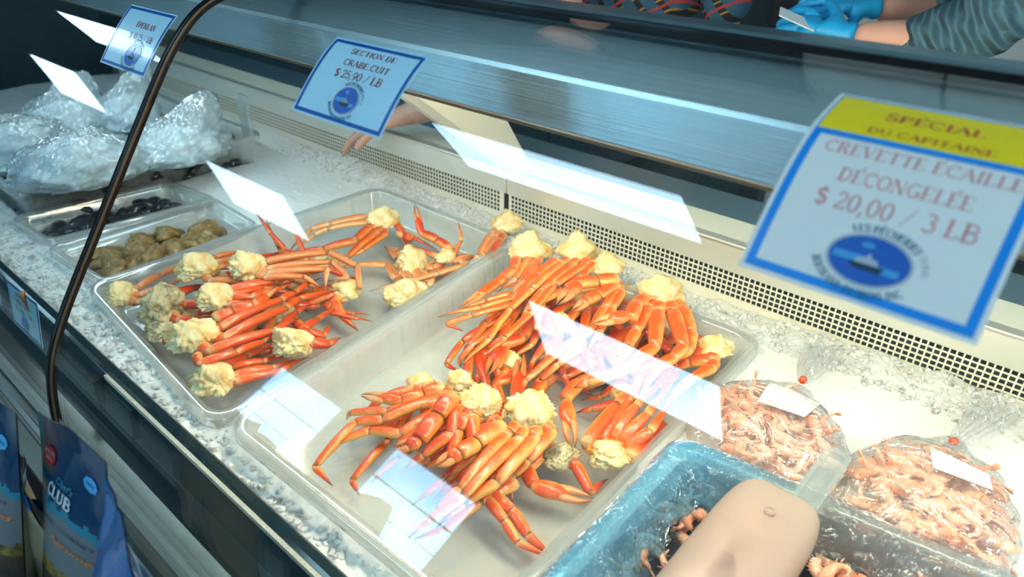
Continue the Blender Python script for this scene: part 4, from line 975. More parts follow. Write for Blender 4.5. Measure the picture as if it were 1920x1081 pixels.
def text_arc(s,P,cu,cv,rx,ry,a0,a1,h,wt=1.3,inward=False):
    tw=text_width(s);V=[];Fc=[];x=0
    for ch in s:
        w_,pol=stroke_polys(ch,wt)
        for q in pol:
            n=len(V)
            for a,b in q:
                an=math.radians(a0+(a1-a0)*(x+a)/tw);bb=(b if not inward else 1-b)*h
                V.append(P(cu+(rx+bb)*math.cos(an),cv+(ry+bb)*math.sin(an)))
            Fc.append((n,n+3,n+2,n+1) if not inward else (n,n+1,n+2,n+3))
        x+=w_
    return V,Fc
# ---- signs on the glass -----------------------------------------------------
def gl_hit(px,py):
    d=ray(px,py);best=None
    for i in range(len(GP)-1):
        a=GP[i];e=GP[i+1]-a;det=-d[1]*e[1]+d[2]*e[0]
        if abs(det)<1e-12:continue
        ry_,rz_=a[0],a[1]-H0
        t=(-ry_*e[1]+rz_*e[0])/det;s=(d[1]*rz_-d[2]*ry_)/det
        if -1e-6<=s<=1+1e-6 and t>0:
            if best is None or t<best[0]:best=(t,d[0]*t,GL[i]+s*(GL[i+1]-GL[i]))
    return best[1],best[2]
def quadgrid(P,u0,u1,v0,v1,nu=1,nv=8):
    V=[];Fc=[]
    for j in range(nv+1):
        for i in range(nu+1):V.append(P(u0+(u1-u0)*i/nu,v0+(v1-v0)*j/nv))
    for j in range(nv):
        for i in range(nu):a=j*(nu+1)+i;Fc.append((a,a+1,a+nu+2,a+nu+1))
    return V,Fc
def ellipse(P,cu,cv,rx,ry,clip=None,n=40,k=5):
    V=[P(cu,cv)];Fc=[]
    for r in range(1,k+1):
        for i in range(n):
            a=2*PI*i/n;x=rx*r/k*math.cos(a);y=ry*r/k*math.sin(a)
            if clip is not None:y=min(y,clip) 
            V.append(P(cu+x,cv+y))
    for i in range(n):Fc.append((0,1+i,1+(i+1)%n))
    for r in range(k-1):
        for i in range(n):a=1+r*n+i;b=1+r*n+(i+1)%n;Fc.append((a,a+n,b+n,b))
    return V,Fc
def ring(P,cu,cv,rx,ry,w_,n=40):
    V=[];Fc=[]
    for i in range(n):
        a=2*PI*i/n;V.append(P(cu+rx*math.cos(a),cv+ry*math.sin(a)));V.append(P(cu+(rx+w_)*math.cos(a),cv+(ry+w_)*math.sin(a)))
    for i in range(n):j=(i+1)%n;Fc.append((2*i,2*i+1,2*j+1,2*j))
    return V,Fc
def poly_(P,pts):
    V=[P(*q) for q in pts];return V,[tuple(range(len(V)))]
def logo(parent,add,L,cu,cv,rx,ry,k=1.0,big=False):
    """fishing company emblem: oval seascape with a ship and lettering round it"""
    lg=add('emblem',ellipse(L(2),cu,cv,rx,ry),M['sea_blue'])
    sub=[('emblem_sky_glow',join(ellipse(L(3),cu-rx*.15,cv+ry*.60,rx*.17,ry*.13),quadgrid(L(2.6),cu-rx*.90,cu-rx*.10,cv-ry*.18,cv+ry*.14,4,3),quadgrid(L(2.6),cu+rx*.10,cu+rx*.80,cv-ry*.42,cv-ry*.12,4,3)),'sea_light'),
         ('ring',ring(L(2.8),cu,cv,rx,ry,rx*.07),'silver_ink'),
         ('ship',join(poly_(L(3.4),[(cu-rx*.35,cv-ry*.22),(cu+rx*.30,cv-ry*.25),(cu+rx*.22,cv+ry*.05),(cu+rx*.05,cv+ry*.10),(cu+.0,cv+ry*.30),(cu-rx*.12,cv+ry*.06),(cu-rx*.28,cv+ry*.02)])),'silver_ink' if big else 'ship'),
         ('hull',join(poly_(L(3.6),[(cu-rx*.48,cv-ry*.18),(cu-rx*.30,cv-ry*.42),(cu+rx*.36,cv-ry*.44),(cu+rx*.46,cv-ry*.18)])),'shipdark')]
    if not big:sub.append(('mast',join(poly_(L(3.6),[(cu-rx*.02,cv-ry*.2),(cu+rx*.02,cv-ry*.2),(cu+rx*.02,cv+ry*.62),(cu-rx*.02,cv+ry*.62)])),'ship'))
    for nm,vf,mt in sub:add(nm,vf,M[mt],lg)
    h=rx*.20
    add('emblem_lettering',text_arc('LES PÊCHERIES',L(2),cu,cv,rx*1.20,ry*1.18,122,38,h,1.5),M['teal_ink'],lg)
    add('emblem_lettering',text_arc('BERTRAND DESBOIS INC',L(2),cu,cv,rx*1.20,ry*1.24,196,322,h,1.5,inward=True),M['teal_ink'],lg)
    # side flourishes
    fl=[]
    for sg in(-1,1):
        for q in range(3):
            a=math.radians(90+sg*(62+q*12)) if sg<0 else math.radians(90-(62+q*12))
            fl.append(ring(L(2),cu+rx*1.33*math.cos(a),cv+ry*1.38*math.sin(a),rx*.05,rx*.05,rx*.025,10))
    add('flourish',join(*fl),M['silver_ink'] if big else M['teal_ink'],lg)
def make_sign(Pf,W,Hh,label,lines,lg,border,bw=.0038,header=None,ink='red_ink',extra=None,big=False):
    """Pf(u,v,layer) -> point; u right, v up, metres"""
    c=Pf(W/2,Hh/2,0);e=empty('price_sign',c,label,'sign')
    L=lambda k:(lambda u,v:Pf(u,v,k))
    def add(nm,vf,m,par=None):
        o=mesh(nm,vf[0],vf[1],m,smooth=False);
        if par is None:rel(e,o)
        else:
            o.parent=par;o.location=(0,0,0)
        return o
    mg=.0028 if big else .0020
    a=quadgrid(L(0),0,W,0,Hh,6,14);b=quadgrid(L(-1.5),0,W,0,Hh,6,14);n=len(a[0]);
    rim=[]
    idx=lambda i,j:j*7+i
    loop_=[idx(i,0) for i in range(7)]+[idx(6,j) for j in range(1,15)]+[idx(i,14) for i in range(5,-1,-1)]+[idx(0,j) for j in range(13,0,-1)]
    for q in range(len(loop_)):x_=loop_[q];y_=loop_[(q+1)%len(loop_)];rim.append((x_,y_,y_+n,x_+n))
    V=a[0]+b[0];Fc=a[1]+[tuple(i+n for i in f)[::-1] for f in b[1]]+rim
    add('laminated_paper',(V,Fc),M['paper' if big else 'paper_dimmed'])
    add('border',join(quadgrid(L(1),mg,W-mg,mg,mg+bw,8,1),quadgrid(L(1),mg,W-mg,Hh-mg-bw,Hh-mg,8,1),quadgrid(L(1),mg,mg+bw,mg+bw,Hh-mg-bw,1,14),quadgrid(L(1),W-mg-bw,W-mg,mg+bw,Hh-mg-bw,1,14)),M[border])
    if header:
        v0,v1,hl=header
        add('header_band',quadgrid(L(1.2),mg+.001,W-mg-.001,v0,v1,8,4),M['yellow_ink'])
        add('border',quadgrid(L(1.4),mg,W-mg,v0-bw,v0,8,1),M[border])
    for i,ln in enumerate(lines):
        s,cu,cv,w_,h=ln[:5];mt=ln[5] if len(ln)>5 else ink
        add('lettering',text_on(s,L(2),cu-w_/2,cv-h/2,cu+w_/2,cv-h/2,h,wt=1.0 if not big else (1.15 if mt=='red_ink3' else .82)),M[mt])
    logo(e,add,L,*lg,big=big)
    return e
def glass_sign(x0,x1,s0,s1,*a,skew=0,**k):
    def Pf(u,v,l):
        y,z=gpt(s0+v,.0012+.00025*l);return Vector((x0+u+skew*v,y,z))
    return make_sign(Pf,x1-x0,s1-s0,*a,**k)
def tops(x0,s0,items):
    out=[]
    for it in items:
        x,s=gl_hit(*it[1]);out.append((it[0],x-x0,s-s0,it[2],it[3])+tuple(it[4:]))
    return out
# smelt sign
a=gl_hit(193,119);b=gl_hit(277,148);c=gl_hit(330,27);d=gl_hit(243,10);x0=(a[0]+d[0])/2;x1=(b[0]+c[0])/2;s0=(a[1]+b[1])/2;s1=(c[1]+d[1])/2
lc=gl_hit(250,104)
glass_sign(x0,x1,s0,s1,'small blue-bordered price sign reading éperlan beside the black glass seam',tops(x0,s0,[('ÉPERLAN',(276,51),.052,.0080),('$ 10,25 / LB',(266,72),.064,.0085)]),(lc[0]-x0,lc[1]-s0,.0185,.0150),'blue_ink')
a=gl_hit(552,207);b=gl_hit(713,262);c=gl_hit(805,110);d=gl_hit(632,70);x0=(a[0]+d[0])/2;x1=(b[0]+c[0])/2;s0=(a[1]+b[1])/2;s1=(c[1]+d[1])/2
lc=gl_hit(650,190)
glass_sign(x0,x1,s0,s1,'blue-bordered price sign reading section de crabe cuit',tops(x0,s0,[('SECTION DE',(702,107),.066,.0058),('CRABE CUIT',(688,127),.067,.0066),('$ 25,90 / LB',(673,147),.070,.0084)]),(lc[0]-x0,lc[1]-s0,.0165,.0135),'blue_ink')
a=gl_hit(1395,500);d=gl_hit(1568,176);x0=(a[0]+d[0])/2;b=gl_hit(1830,650);x1=b[0];s0=(a[1]+b[1])/2;s1=d[1]
hb=gl_hit(1525,238)[1]-s0
lc=gl_hit(1630,487)
S3=glass_sign(x0,x1,s0,s1,'large price sign with yellow header reading spécial du capitaine',tops(x0,s0,[('SPÉCIAL',(1752,240),.056,.0088,'red_ink3'),('DU CAPITAINE',(1742,269),.070,.0056,'red_ink3'),('CREVETTE ÉCAILLE',(1722,311),.106,.0090,'red_ink2'),('DÉCONGELÉE',(1694,356),.072,.0092,'red_ink2'),('$ 20,00 / 3 LB',(1674,403),.087,.0112,'red_ink2')]),(lc[0]-x0,lc[1]-s0-.001,.0215,.0140),'blue_ink2',header=(hb,s1-s0-.0048,None),big=True,bw=.0052)
# sign hanging inside the lower glass on the far left
q=[aty(10,521,.2),aty(69.6,569,.2),aty(80.7,654,.188),aty(26.3,603.6,.188)]
def planar(q,W,Hh):
    nrm=((q[1]-q[0]).cross(q[3]-q[0])).normalized()
    if nrm.y>0:nrm=-nrm
    def Pf(u,v,l):
        a=q[3].lerp(q[2],u/W);b=q[0].lerp(q[1],u/W);return a.lerp(b,v/Hh)+nrm*(.00025*l)
    return Pf
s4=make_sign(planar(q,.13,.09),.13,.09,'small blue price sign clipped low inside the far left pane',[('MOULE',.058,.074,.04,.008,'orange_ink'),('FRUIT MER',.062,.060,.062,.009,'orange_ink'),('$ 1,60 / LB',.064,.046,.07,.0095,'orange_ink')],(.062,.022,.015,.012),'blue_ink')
clipm=mesh('clip',*tube([q[0].lerp(q[1],.62)+Vector((0,-.001,.004)),q[0].lerp(q[1],.64)+Vector((.0,-.004,-.004)),q[0].lerp(q[1],.66)+Vector((.004,-.003,-.022))],[.004,.003,.001],8),M['orange_ink']);rel(s4,clipm)
q2=[p+Vector((-.165,0,0)) for p in q]
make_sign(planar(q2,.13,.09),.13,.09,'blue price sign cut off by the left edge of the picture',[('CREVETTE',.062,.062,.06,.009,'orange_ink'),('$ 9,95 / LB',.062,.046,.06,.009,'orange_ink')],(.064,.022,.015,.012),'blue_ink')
# ---- the two shrimp bags on the ice
def onice(px,py,z):return atz(px,py,z)
b1=Vector((-.203,.738,.002));b2=Vector((-.020,.735,.002))
shrimp_bag(b1,.100,.096,.062,atz(1504,716,.024),atz(1548,652,.022),[(1447,712),(1538,757),(1508,781),(1420,751)],'clear bag of pink shrimp on the ice directly beside the crab tray corner',3,75,'pink shrimp packed in the bag nearer the crab tray','shrimp in the bag nearer the crab tray')
shrimp_bag(b2,.094,.122,.066,atz(1786,832,.028),atz(1890,758,.022),[(1744,836),(1854,889),(1862,918),(1750,876)],'clear bag of pink shrimp on the ice at the lower right corner',8,95,'pink shrimp packed in the bag at the lower right corner','shrimp in the lower right bag')
# ---- bin with blue liner, shrimp and scoop
binc=sum((Vector((p[0],p[1],0)) for p in NB),Vector())/4
V,Fc=tray_vf(NB,zN,.125,.014,.028,lip=.012,slope=.006)
bn=tag(mesh('shrimp_bin',[(v[0]-binc.x,v[1]-binc.y,v[2]) for v in V],Fc,M['poly'],loc=(binc.x,binc.y,0)),'deep bin lined with blue plastic holding loose shrimp','bin')
f=quad_map(NB);Wd=(Vector(NB[3])-Vector(NB[0])).length;Hd=(Vector(NB[1])-Vector(NB[0])).length
def perim(off,nc=8,ns=26):
    r=max(.028-off*.8,.006);segs=[];
    C=[(off+r,off+r,PI),(Wd-off-r,off+r,1.5*PI),(Wd-off-r,Hd-off-r,0),(off+r,Hd-off-r,.5*PI)];P=[]
    for q,(x_,y_,a0) in enumerate(C):
        for k in range(nc+1):a=a0+k/nc*PI/2;P.append((x_+r*math.cos(a),y_+r*math.sin(a)))
        x2,y2,a2=C[(q+1)%4];e_=(x2+r*math.cos(a2),y2+r*math.sin(a2));s_=P[-1]
        for k in range(1,ns):P.append((s_[0]+(e_[0]-s_[0])*k/ns,s_[1]+(e_[1]-s_[1])*k/ns))
    return P
# dark inner wall
def wallring(off0,z0,off1,z1,n=2):
    A=perim(off0);B=perim(off1);N=len(A);V=[]
    for P,z in((A,z0),(B,z1)):
        for x_,y_ in P:q=f(x_/Wd,y_/Hd);V.append((q.x,q.y,z))
    return V,[(i,(i+1)%N,N+(i+1)%N,N+i) for i in range(N)]
w_=mesh('inner_wall',*wallring(.0185,zN-.010,.0235,zN-.118),M['bin_dark']);rel(bn,w_);w_.location=(-binc.x,-binc.y,0)
so=w_.modifiers.new('s','SOLIDIFY');so.thickness=.0015
w2=mesh('inner_floor',*(lambda vf:(vf[0],[tuple(range(len(vf[0])//2))]))(wallring(.024,zN-.117,.024,zN-.117)),M['bin_dark']);rel(bn,w2);w2.location=(-binc.x,-binc.y,0)
# liner
prof=[(-.006,-.030),(-.005,-.012),(-.002,.001),(.006,.0045),(.014,.003),(.020,-.006),(.024,-.020),(.028,-.038),(.031,-.048),(.033,-.058)]
prof=[tuple(np.array(prof[i])*(1-t)+np.array(prof[i+1])*t) for i in range(len(prof)-1) for t in(0,.33,.67)]+[prof[-1]]
base=perim(0.0);N=len(base);V=[];LC=[];cen=(Wd/2,Hd/2)
for k,(o_,z_) in enumerate(prof):
    P=perim(max(o_,0.0005))
    for i,(x_,y_) in enumerate(P):
        u=x_/Wd;v=y_/Hd
        left=max(0,1-u*3.2)           # deep folds on the left side
        inn=max(0,(o_-.012)/.022)
        nz_=noise.noise(Vector((x_*26,y_*26,k*.13)))+.6*noise.noise(Vector((x_*60,y_*60,k*.3+5)))+1.1*(.5-min(.5,2.5*abs(noise.noise(Vector((x_*34,y_*34,k*.16+9))))))
        fold=abs(noise.noise(Vector((x_*14+3,y_*14,k*.05))))
        cxn,cyn=(cen[0]-x_),(cen[1]-y_);l_=math.hypot(cxn,cyn)
        push=(.003+.006*inn)*nz_*1.2+inn*left*(.018+.018*fold*3)+.004*inn+(.004*nz_ if o_<0 else 0)
        dx=(1 if u<.25 else cxn/l_);dy=(0 if u<.25 and v<.85 else cyn/l_)
        if o_<0:dx,dy=-cxn/l_,-cyn/l_;push=abs(o_)+.003*nz_
        q=f((x_+dx*push)/Wd,(y_+dy*push)/Hd);LC.append((min(1,max(0,1.15-u*2.6)),0,0))
        V.append((q.x-binc.x,q.y-binc.y,zN+z_+.0012+(.004*max(0,nz_) if -.001<o_<.02 else .006*nz_*inn)+inn*left*.018))
K=len(prof);Fc=[(k*N+i,k*N+(i+1)%N,(k+1)*N+(i+1)%N,(k+1)*N+i) for k in range(K-1) for i in range(N)]
mesh('plastic_liner',V,Fc,M['liner'],bn,colr=LC)
for k in range(135):
    for t in range(50):
        u=random.uniform(.07,.93);v=random.uniform(.06,.94)
        break
    q=f(u,v);z=-.006+random.choice((0,.014,.028,.040))
    put_shrimp(Vector((q.x,q.y,z)),(PI/2+random.uniform(-.6,.6),random.uniform(-.4,.4),random.uniform(0,6.28)),'loose pink shrimp lying in the blue-lined bin','shrimp in the blue-lined bin',random.uniform(.85,1.0))
# scoop
sc0=atz(1385,1000,.108)
def rbox(sx,sy,sz,ex=4.5,n=36,m_=20):
    V=[];Fc=[]
    def sp(c,e):return math.copysign(abs(c)**(2/e),c)
    for j in range(m_+1):
        ph=-PI/2+PI*j/m_
        for i in range(n):
            th=2*PI*i/n;V.append((sx*sp(math.cos(ph),3.2)*sp(math.cos(th),ex),sy*sp(math.cos(ph),3.2)*sp(math.sin(th),ex),sz*sp(math.sin(ph),2.6)))
    for j in range(m_):
        for i in range(n):Fc.append((j*n+i,j*n+(i+1)%n,(j+1)*n+(i+1)%n,(j+1)*n+i))
    return V,Fc
g=NT('frosted_pinkish_polycarbonate');p=g.n('ShaderNodeBsdfPrincipled',i_Roughness=.42);p.inputs['Base Color'].default_value=(.86,.70,.62,1);p.inputs['Transmission Weight'].default_value=.65;p.inputs['IOR'].default_value=1.12
p.inputs['Coat Weight'].default_value=.35;p.inputs['Coat Roughness'].default_value=.25
tr=g.n('ShaderNodeBsdfTransparent');tr.inputs[0].default_value=(.9,.84,.8,1);mx=g.n('ShaderNodeMixShader',i_Fac=.80);g.l(tr.outputs[0],mx.inputs[1]);g.l(p.outputs[0],mx.inputs[2]);g.l(mx.outputs[0],g.out.inputs[0]);M['frost']=g.m
FLp=atz(1395,883,.095);FRp=atz(1556,985,.095);NLp=atz(1200,1100,.095)
e=empty('food_scoop',((FLp+FRp)/2+Vector((0,-.10,-.03))),'frosted plastic scoop lying bowl down across the blue-lined bin','scoop')
ydir=(FLp-NLp);ydir.z=0;ydir.normalize();xdir=Vector((ydir.y,-ydir.x,0));wdt=(FRp-FLp).dot(xdir)
V,Fc=rbox(wdt/2,.118,.026)
V=[Vector((0,0,0))+xdir*v[0]+ydir*(v[1])+Vector((0,0,v[2]+.0+.010*(v[1]/.118))) for v in V]
bowl_c=FLp+xdir*wdt/2-ydir*.118;bowl_c.z=.082
bl=mesh('scoop_bowl',[v+bowl_c-e.location for v in V],Fc,M['frost'],e)
so=bl.modifiers.new('s','SOLIDIFY');so.thickness=.003
nb=mesh('moulding_nub',*tube([bowl_c+xdir*.002+ydir*.066+Vector((0,0,.029)),bowl_c+xdir*.002+ydir*.066+Vector((0,0,.0325))],[.0055,.0045],16,up=Vector((0,1,0)),flat=1),M['frost']);rel(e,nb)
ha=(atz(1480,935,.095)+atz(1527,968,.095))/2;hb_=(atz(1556,836,.112)+atz(1594,862,.112))/2;hd=hb_-ha;hl_=hd.length;hd.normalize();hs=Vector((hd.y,-hd.x,0)).normalized();hw=.0135;up_=hs.cross(hd)
def ringbar(wo,wi,lo,hi,h_):
    def rr(w_,a0,a1,r):
        P=[]
        for (x_,y_,an) in((w_-r,a1-r,0),(-w_+r,a1-r,.5*PI),(-w_+r,a0+r,PI),(w_-r,a0+r,1.5*PI)):
            for k in range(6):a=an+k/5*PI/2;P.append((x_+r*math.cos(a),y_+r*math.sin(a)))
        return P
    O=rr(wo,-.01,hl_,.006);I=rr(wi,.006,hl_-.006,.0035);n=len(O);V=[]
    for P,h in((O,h_),(I,h_),(I,-h_),(O,-h_)):
        for x_,y_ in P:V.append(ha+hs*x_+hd*y_+up_*h)
    Fc=[]
    for r in range(4):
        for i in range(n):Fc.append((r*n+i,r*n+(i+1)%n,((r+1)%4)*n+(i+1)%n,((r+1)%4)*n+i))
    return V,Fc
hn=mesh('scoop_handle',*ringbar(hw,hw-.0045,0,0,.0042),M['poly_clear'],smooth=False);rel(e,hn)
web=mesh('handle_web',*(lambda: ([ha+hs*x_+hd*y_+up_*-.003 for x_,y_ in((-hw+.004,0),(hw-.004,0),(hw-.004,hl_-.006),(-hw+.004,hl_-.006))]+[ha+hs*x_+hd*y_+up_*-.0042 for x_,y_ in((-hw+.004,0),(hw-.004,0),(hw-.004,hl_-.006),(-hw+.004,hl_-.006))],[(0,1,2,3),(7,6,5,4),(0,4,5,1),(1,5,6,2),(2,6,7,3),(3,7,4,0)]))(),M['poly_clear'],smooth=False);rel(e,web)
# ------------------------------------------------------------------ LEFT SEAFOOD BAGS AND SHELLS
def white_bag(px,py,z,rx,ry,rz,neck,label,seed,m_='bag_white',contents=True):
    c=atz(px,py,z+rz*.6);c.z=z
    e=empty('seafood_bag',c,label,'bag')
    V,Fc=bag_vf(rx,ry,rz,seed,None,wr=.06,segs=(130,84))
    if neck:
        nd=Vector(neck[:3]);W=[]
        for v in V:
            q=Vector(v);d=Vector((q.x/rx,q.y/ry,(q.z-rz*.2)/rz));d.normalize();w_=max(0,d.dot(nd.normalized()))**neck[3];q+=nd*w_;W.append(q)
        V=W
    mesh('plastic_bag',V,Fc,M[m_],e)
    if contents:
        V2,F2=bag_vf(rx*.84,ry*.84,rz*.74,seed+20,None,wr=.16,segs=(60,40));mesh('bag_contents',[Vector(v)+Vector((0,0,.006)) for v in V2],F2,M['squid'],e)
    return e
white_bag(150,292,.045,.115,.135,.085,None,'bulging bag of white seafood at the near end of the deep bin',31)
white_bag(330,262,.045,.10,.125,.075,(.02,.03,.075,9),'white seafood bag with a peaked top at the back of the deep bin',42)
white_bag(30,262,.045,.12,.12,.085,None,'white seafood bag in the far left bin at the picture edge',53)
white_bag(125,215,.045,.10,.11,.09,(.0,.02,.05,8),'white seafood bag behind the others left of the tied one',64)
white_bag(238,205,.05,.08,.08,.085,(.03,.03,.085,7),'clear-topped tied bag rising below the smelt sign',75)
mv,mf=bag_vf(.024,.013,.012,5,(0,.006,0),wr=.02,segs=(14,8));mme=bpy.data.meshes.new('mussel');mme.from_pydata([tuple(v) for v in mv],[],mf);mme.materials.append(M['mussel']);mme.polygons.foreach_set('use_smooth',[True]*len(mme.polygons))
bv_,bf_=bag_vf(.022,.016,.014,9,None,wr=.2,segs=(16,10));bme=bpy.data.meshes.new('seafood_piece');bme.from_pydata([tuple(v) for v in bv_],[],bf_);bme.materials.append(M['brownmeat']);bme.polygons.foreach_set('use_smooth',[True]*len(bme.polygons))
def scatter(me,name,cat,q4,n,z0,z1,label,group,m_=.12,sc=1.0):
    f4=quad_map(q4)
    for k in range(n):
        u=random.uniform(m_,1-m_);v=random.uniform(m_,1-m_);q=f4(u,v)
        o=bpy.data.objects.new(name,me);COL.objects.link(o);o.location=(q.x,q.y,random.uniform(z0,z1));o.rotation_euler=(random.uniform(-.5,.5),random.uniform(-.5,.5),random.uniform(0,6.28));s_=sc*random.uniform(.8,1.2);o.scale=(s_,)*3
        tag(o,label,cat,group)
scatter(mme,'mussel','shellfish',BG,210,-.03,.034,'dark blue-black mussel in the deep bin under the white bags','mussels in the deep bin',.08,1.3)
scatter(mme,'mussel','shellfish',B1,110,-.058,-.026,'dark mussel in the narrow pan under the deep bin','mussels in the narrow pan',.13,1.2)
scatter(bme,'seafood_piece','seafood',B2,90,-.060,-.034,'yellow brown piece of seafood in the narrow pan next to the crab tray','seafood pieces in the narrow pan',.14,1.25)
# ------------------------------------------------------------------ POUCHES
shelf=cp('product_shelf',join(box(-1.6,-.40,-.02,.112,-.052,-.044),box(-1.6,-.40,-.024,-.02,-.052,-.01)),M['black'],bv=.002)
def pouch(TL,TR,hgt,label,kind,seed,dn0=(.02,-.041,-.164)):
    TL=Vector(TL);TR=Vector(TR);W=(TR-TL).length;xd=(TR-TL).normalized();dn=Vector(dn0);dn=(dn-xd*dn.dot(xd)).normalized();nr=dn.cross(xd).normalized()
    if nr.y>0:nr=-nr
    e=empty('food_pouch',(TL+TR)/2+dn*hgt,label,'pouch','gourmet topping pouches in front of the case')
    def S(u,v,side=1,off=0):   # u 0..1, v 0..1 from the top
        bul=math.sin(PI*u)**.6*(math.sin(PI*min(1,max(0,(v-.08)/.92)*.62))**1.1)*.024
        cr=.0035*noise.noise(Vector((u*3,v*4,seed)))*min(1,6*min(u,1-u)+.2)
        wv=.004*math.sin(u*2.4+seed)*(1-v)+(.010 if kind!='front' else .0)*math.sin(v*3+u*2+seed)
        wav=.004*math.sin(u*7+seed)*(1-v)
        return TL+xd*(u*W)+dn*(v*hgt+wav)+nr*(side*(bul+.0007+off)+cr+wv)
    nu,nv=40,64
    for side,nm in((1,'pouch_front'),(-1,'pouch_back')):
        V=[];Fc=[];mi=[]
        for j in range(nv+1):
            for i in range(nu+1):V.append(S(i/nu,j/nv,side)-e.location)
        if kind=='front':
            mats=['pouch_blue','pouch_teal','pouch_grey','pouch_yellow','pouch_brown','pouch_navy'] if side>0 else ['pouch_cream','pouch_back']
        elif kind=='back':mats=['pouch_back','pouch_red','pouch_grey','pouch_navy','pouch_cream']
        else:mats=['pouch_cream','pouch_back']
        for j in range(nv):
            for i in range(nu):
                a=j*(nu+1)+i;u=(i+.5)/nu;v=(j+.5)/nv;Fc.append((a,a+1,a+nu+2,a+nu+1) if side<0 else (a,a+nu+1,a+nu+2,a+1))
                if kind=='front' and side>0:
                    bd=.345+.04*u+.035*noise.noise(Vector((u*9,1,seed)));bd2=bd-.03-.03*abs(noise.noise(Vector((u*14,5,seed))))
                    if u<.07:k_=1 if v<.34 else 2
                    elif v<bd2:k_=0
                    elif v<bd:k_=1
                    elif v<.60+.03*noise.noise(Vector((u*5,2,seed))):k_=2
                    elif v<.66:k_=3
                    elif v<.86:k_=4
                    else:k_=5
                elif kind=='front':k_=0
                elif kind=='back':k_=0 if v<.52 else 1 if v<.57 else 2 if v<.8 else 3
                else:k_=0 if v>.12 else 1
                mi.append(k_)
        mesh(nm,V,Fc,None,e,mats=[M[q] for q in mats],midx=mi)
    if kind=='front':
        Pq=lambda u,v:S(u,v*.70,1,.0012)-e.location
        def tx(nm,s,u0,v0,u1,v1,h,m_,font=True,wt=1.2,par=None):
            if font:
                V,Fc=text_on(s,Pq,u0,v0,u1,v1,h,flip=True,wt=wt)
            else:
                cu=bpy.data.curves.new(nm,'FONT');cu.body=s;cu.size=1;cu.shear=.35;cu.offset=.012;to=bpy.data.objects.new(nm,cu);COL.objects.link(to)
                dg=bpy.context.evaluated_depsgraph_get();me=to.evaluated_get(dg).to_mesh();bm=bmesh.new();bm.from_mesh(me);bmesh.ops.triangulate(bm,faces=bm.faces)
                mxx=max(v.co.x for v in bm.verts);V=[]
                for v in bm.verts:
                    f_=v.co.x/mxx;V.append(Pq(u0+(u1-u0)*f_,v0+(v1-v0)*f_-v.co.y*h))
                Fc=[tuple(w_.index for w_ in q.verts) for q in bm.faces];bm.free();to.to_mesh_clear() if False else None
                bpy.data.objects.remove(to)
            return mesh(nm,V,Fc,M[m_],par or e,smooth=False)
        Pb=lambda u,v:S(u,v*.70,1,.0009)-e.location
        bd=mesh('round_badge',*ellipse(Pb,.22,.23,.115,.062),M['pouch_red'],e,smooth=False)
        tx('badge_lettering','RIVER',.135,.215,.305,.225,.026,'pouch_white');tx('badge_lettering','HILL',.155,.255,.285,.262,.026,'pouch_white')
        tx('pouch_lettering',"Chef's",.42,.345,.66,.365,.055,'pouch_teal',False)
        tx('pouch_lettering','CLUB',.32,.425,.66,.455,.065,'pouch_white',wt=1.4)
        mesh('eight_sided_badge',*ellipse(Pb,.82,.22,.08,.045,n=8,k=1),M['sea_light'],e,smooth=False)
        tx('badge_lettering','MER',.77,.225,.87,.232,.018,'pouch_blue')
        tx('pouch_lettering','GARNITURE GOURMET',.10,.565,.93,.60,.018,'pouch_blue')
        tx('pouch_lettering','Fruit · Agrumes',.06,.655,.97,.70,.055,'pouch_orange',False)
        tx('pouch_lettering','250 G',.38,.985,.66,.99,.022,'pouch_grey')
    return e
def toward(k,*P):return [Vector(C0)+(Vector(p)-Vector(C0))*k for p in P]
def pouch3(k,a,b,c,h,label,kind,seed):
    a,b,c=toward(k,a,b,c);return pouch(a,b,h,label,kind,seed,dn0=tuple(c-a))
pouch3(1.08,(-.617,.1,.224),(-.497,.106,.236),(-.597,.059,.06),.215,'blue and grey gourmet pouch facing out with a round red badge','front',1)
pouch3(1.11,(-.694,.066,.244),(-.575,.073,.257),(-.674,.023,.081),.215,'gourmet pouch at the left edge of the picture facing out','front',2)
pouch3(1.0,(-.510,.091,.213),(-.419,.0965,.229),(-.500,.080,.110),.14,'bright blue pouch leaning in front of the badged one on its right','back',5)
pouch3(1.03,(-.645,.071,.12),(-.610,.077,.128),(-.627,.056,.023),.12,'bright blue pouch seen edge on left of the badged one','back',8)
pouch3(1.10,(-.634,.07,.175),(-.564,.072,.181),(-.626,.064,.09),.12,'cream-backed pouch turned away between the two outward facing ones','cream',12)
# ------------------------------------------------------------------ WORKERS
def skin_mesh(name,nodes,edges,m,parent=None,sub=2,root=0):
    me=bpy.data.meshes.new(name+'_s');me.from_pydata([n[0] for n in nodes],edges,[])
    o=bpy.data.objects.new(name,me);COL.objects.link(o);o.modifiers.new('k','SKIN');sv=me.skin_vertices[0].data if me.skin_vertices else None
    if sv is None:
        me.attributes  # layer is created by the modifier
        bpy.context.view_layer.objects.active=o
    for i,n in enumerate(nodes):
        r=n[1] if isinstance(n[1],tuple) else (n[1],n[1]);me.skin_vertices[0].data[i].radius=r
        me.skin_vertices[0].data[i].use_root=(i==root)
    s=o.modifiers.new('s','SUBSURF');s.levels=sub;s.render_levels=sub
    dg=bpy.context.evaluated_depsgraph_get();dg.update();nm=bpy.data.meshes.new_from_object(o.evaluated_get(dg));bpy.data.objects.remove(o)
    nm.materials.clear();nm.materials.append(m);nm.polygons.foreach_set('use_smooth',[True]*len(nm.polygons))
    o=bpy.data.objects.new(name,nm);COL.objects.link(o);nm.name=name
    if parent:rel(parent,o)
    return o
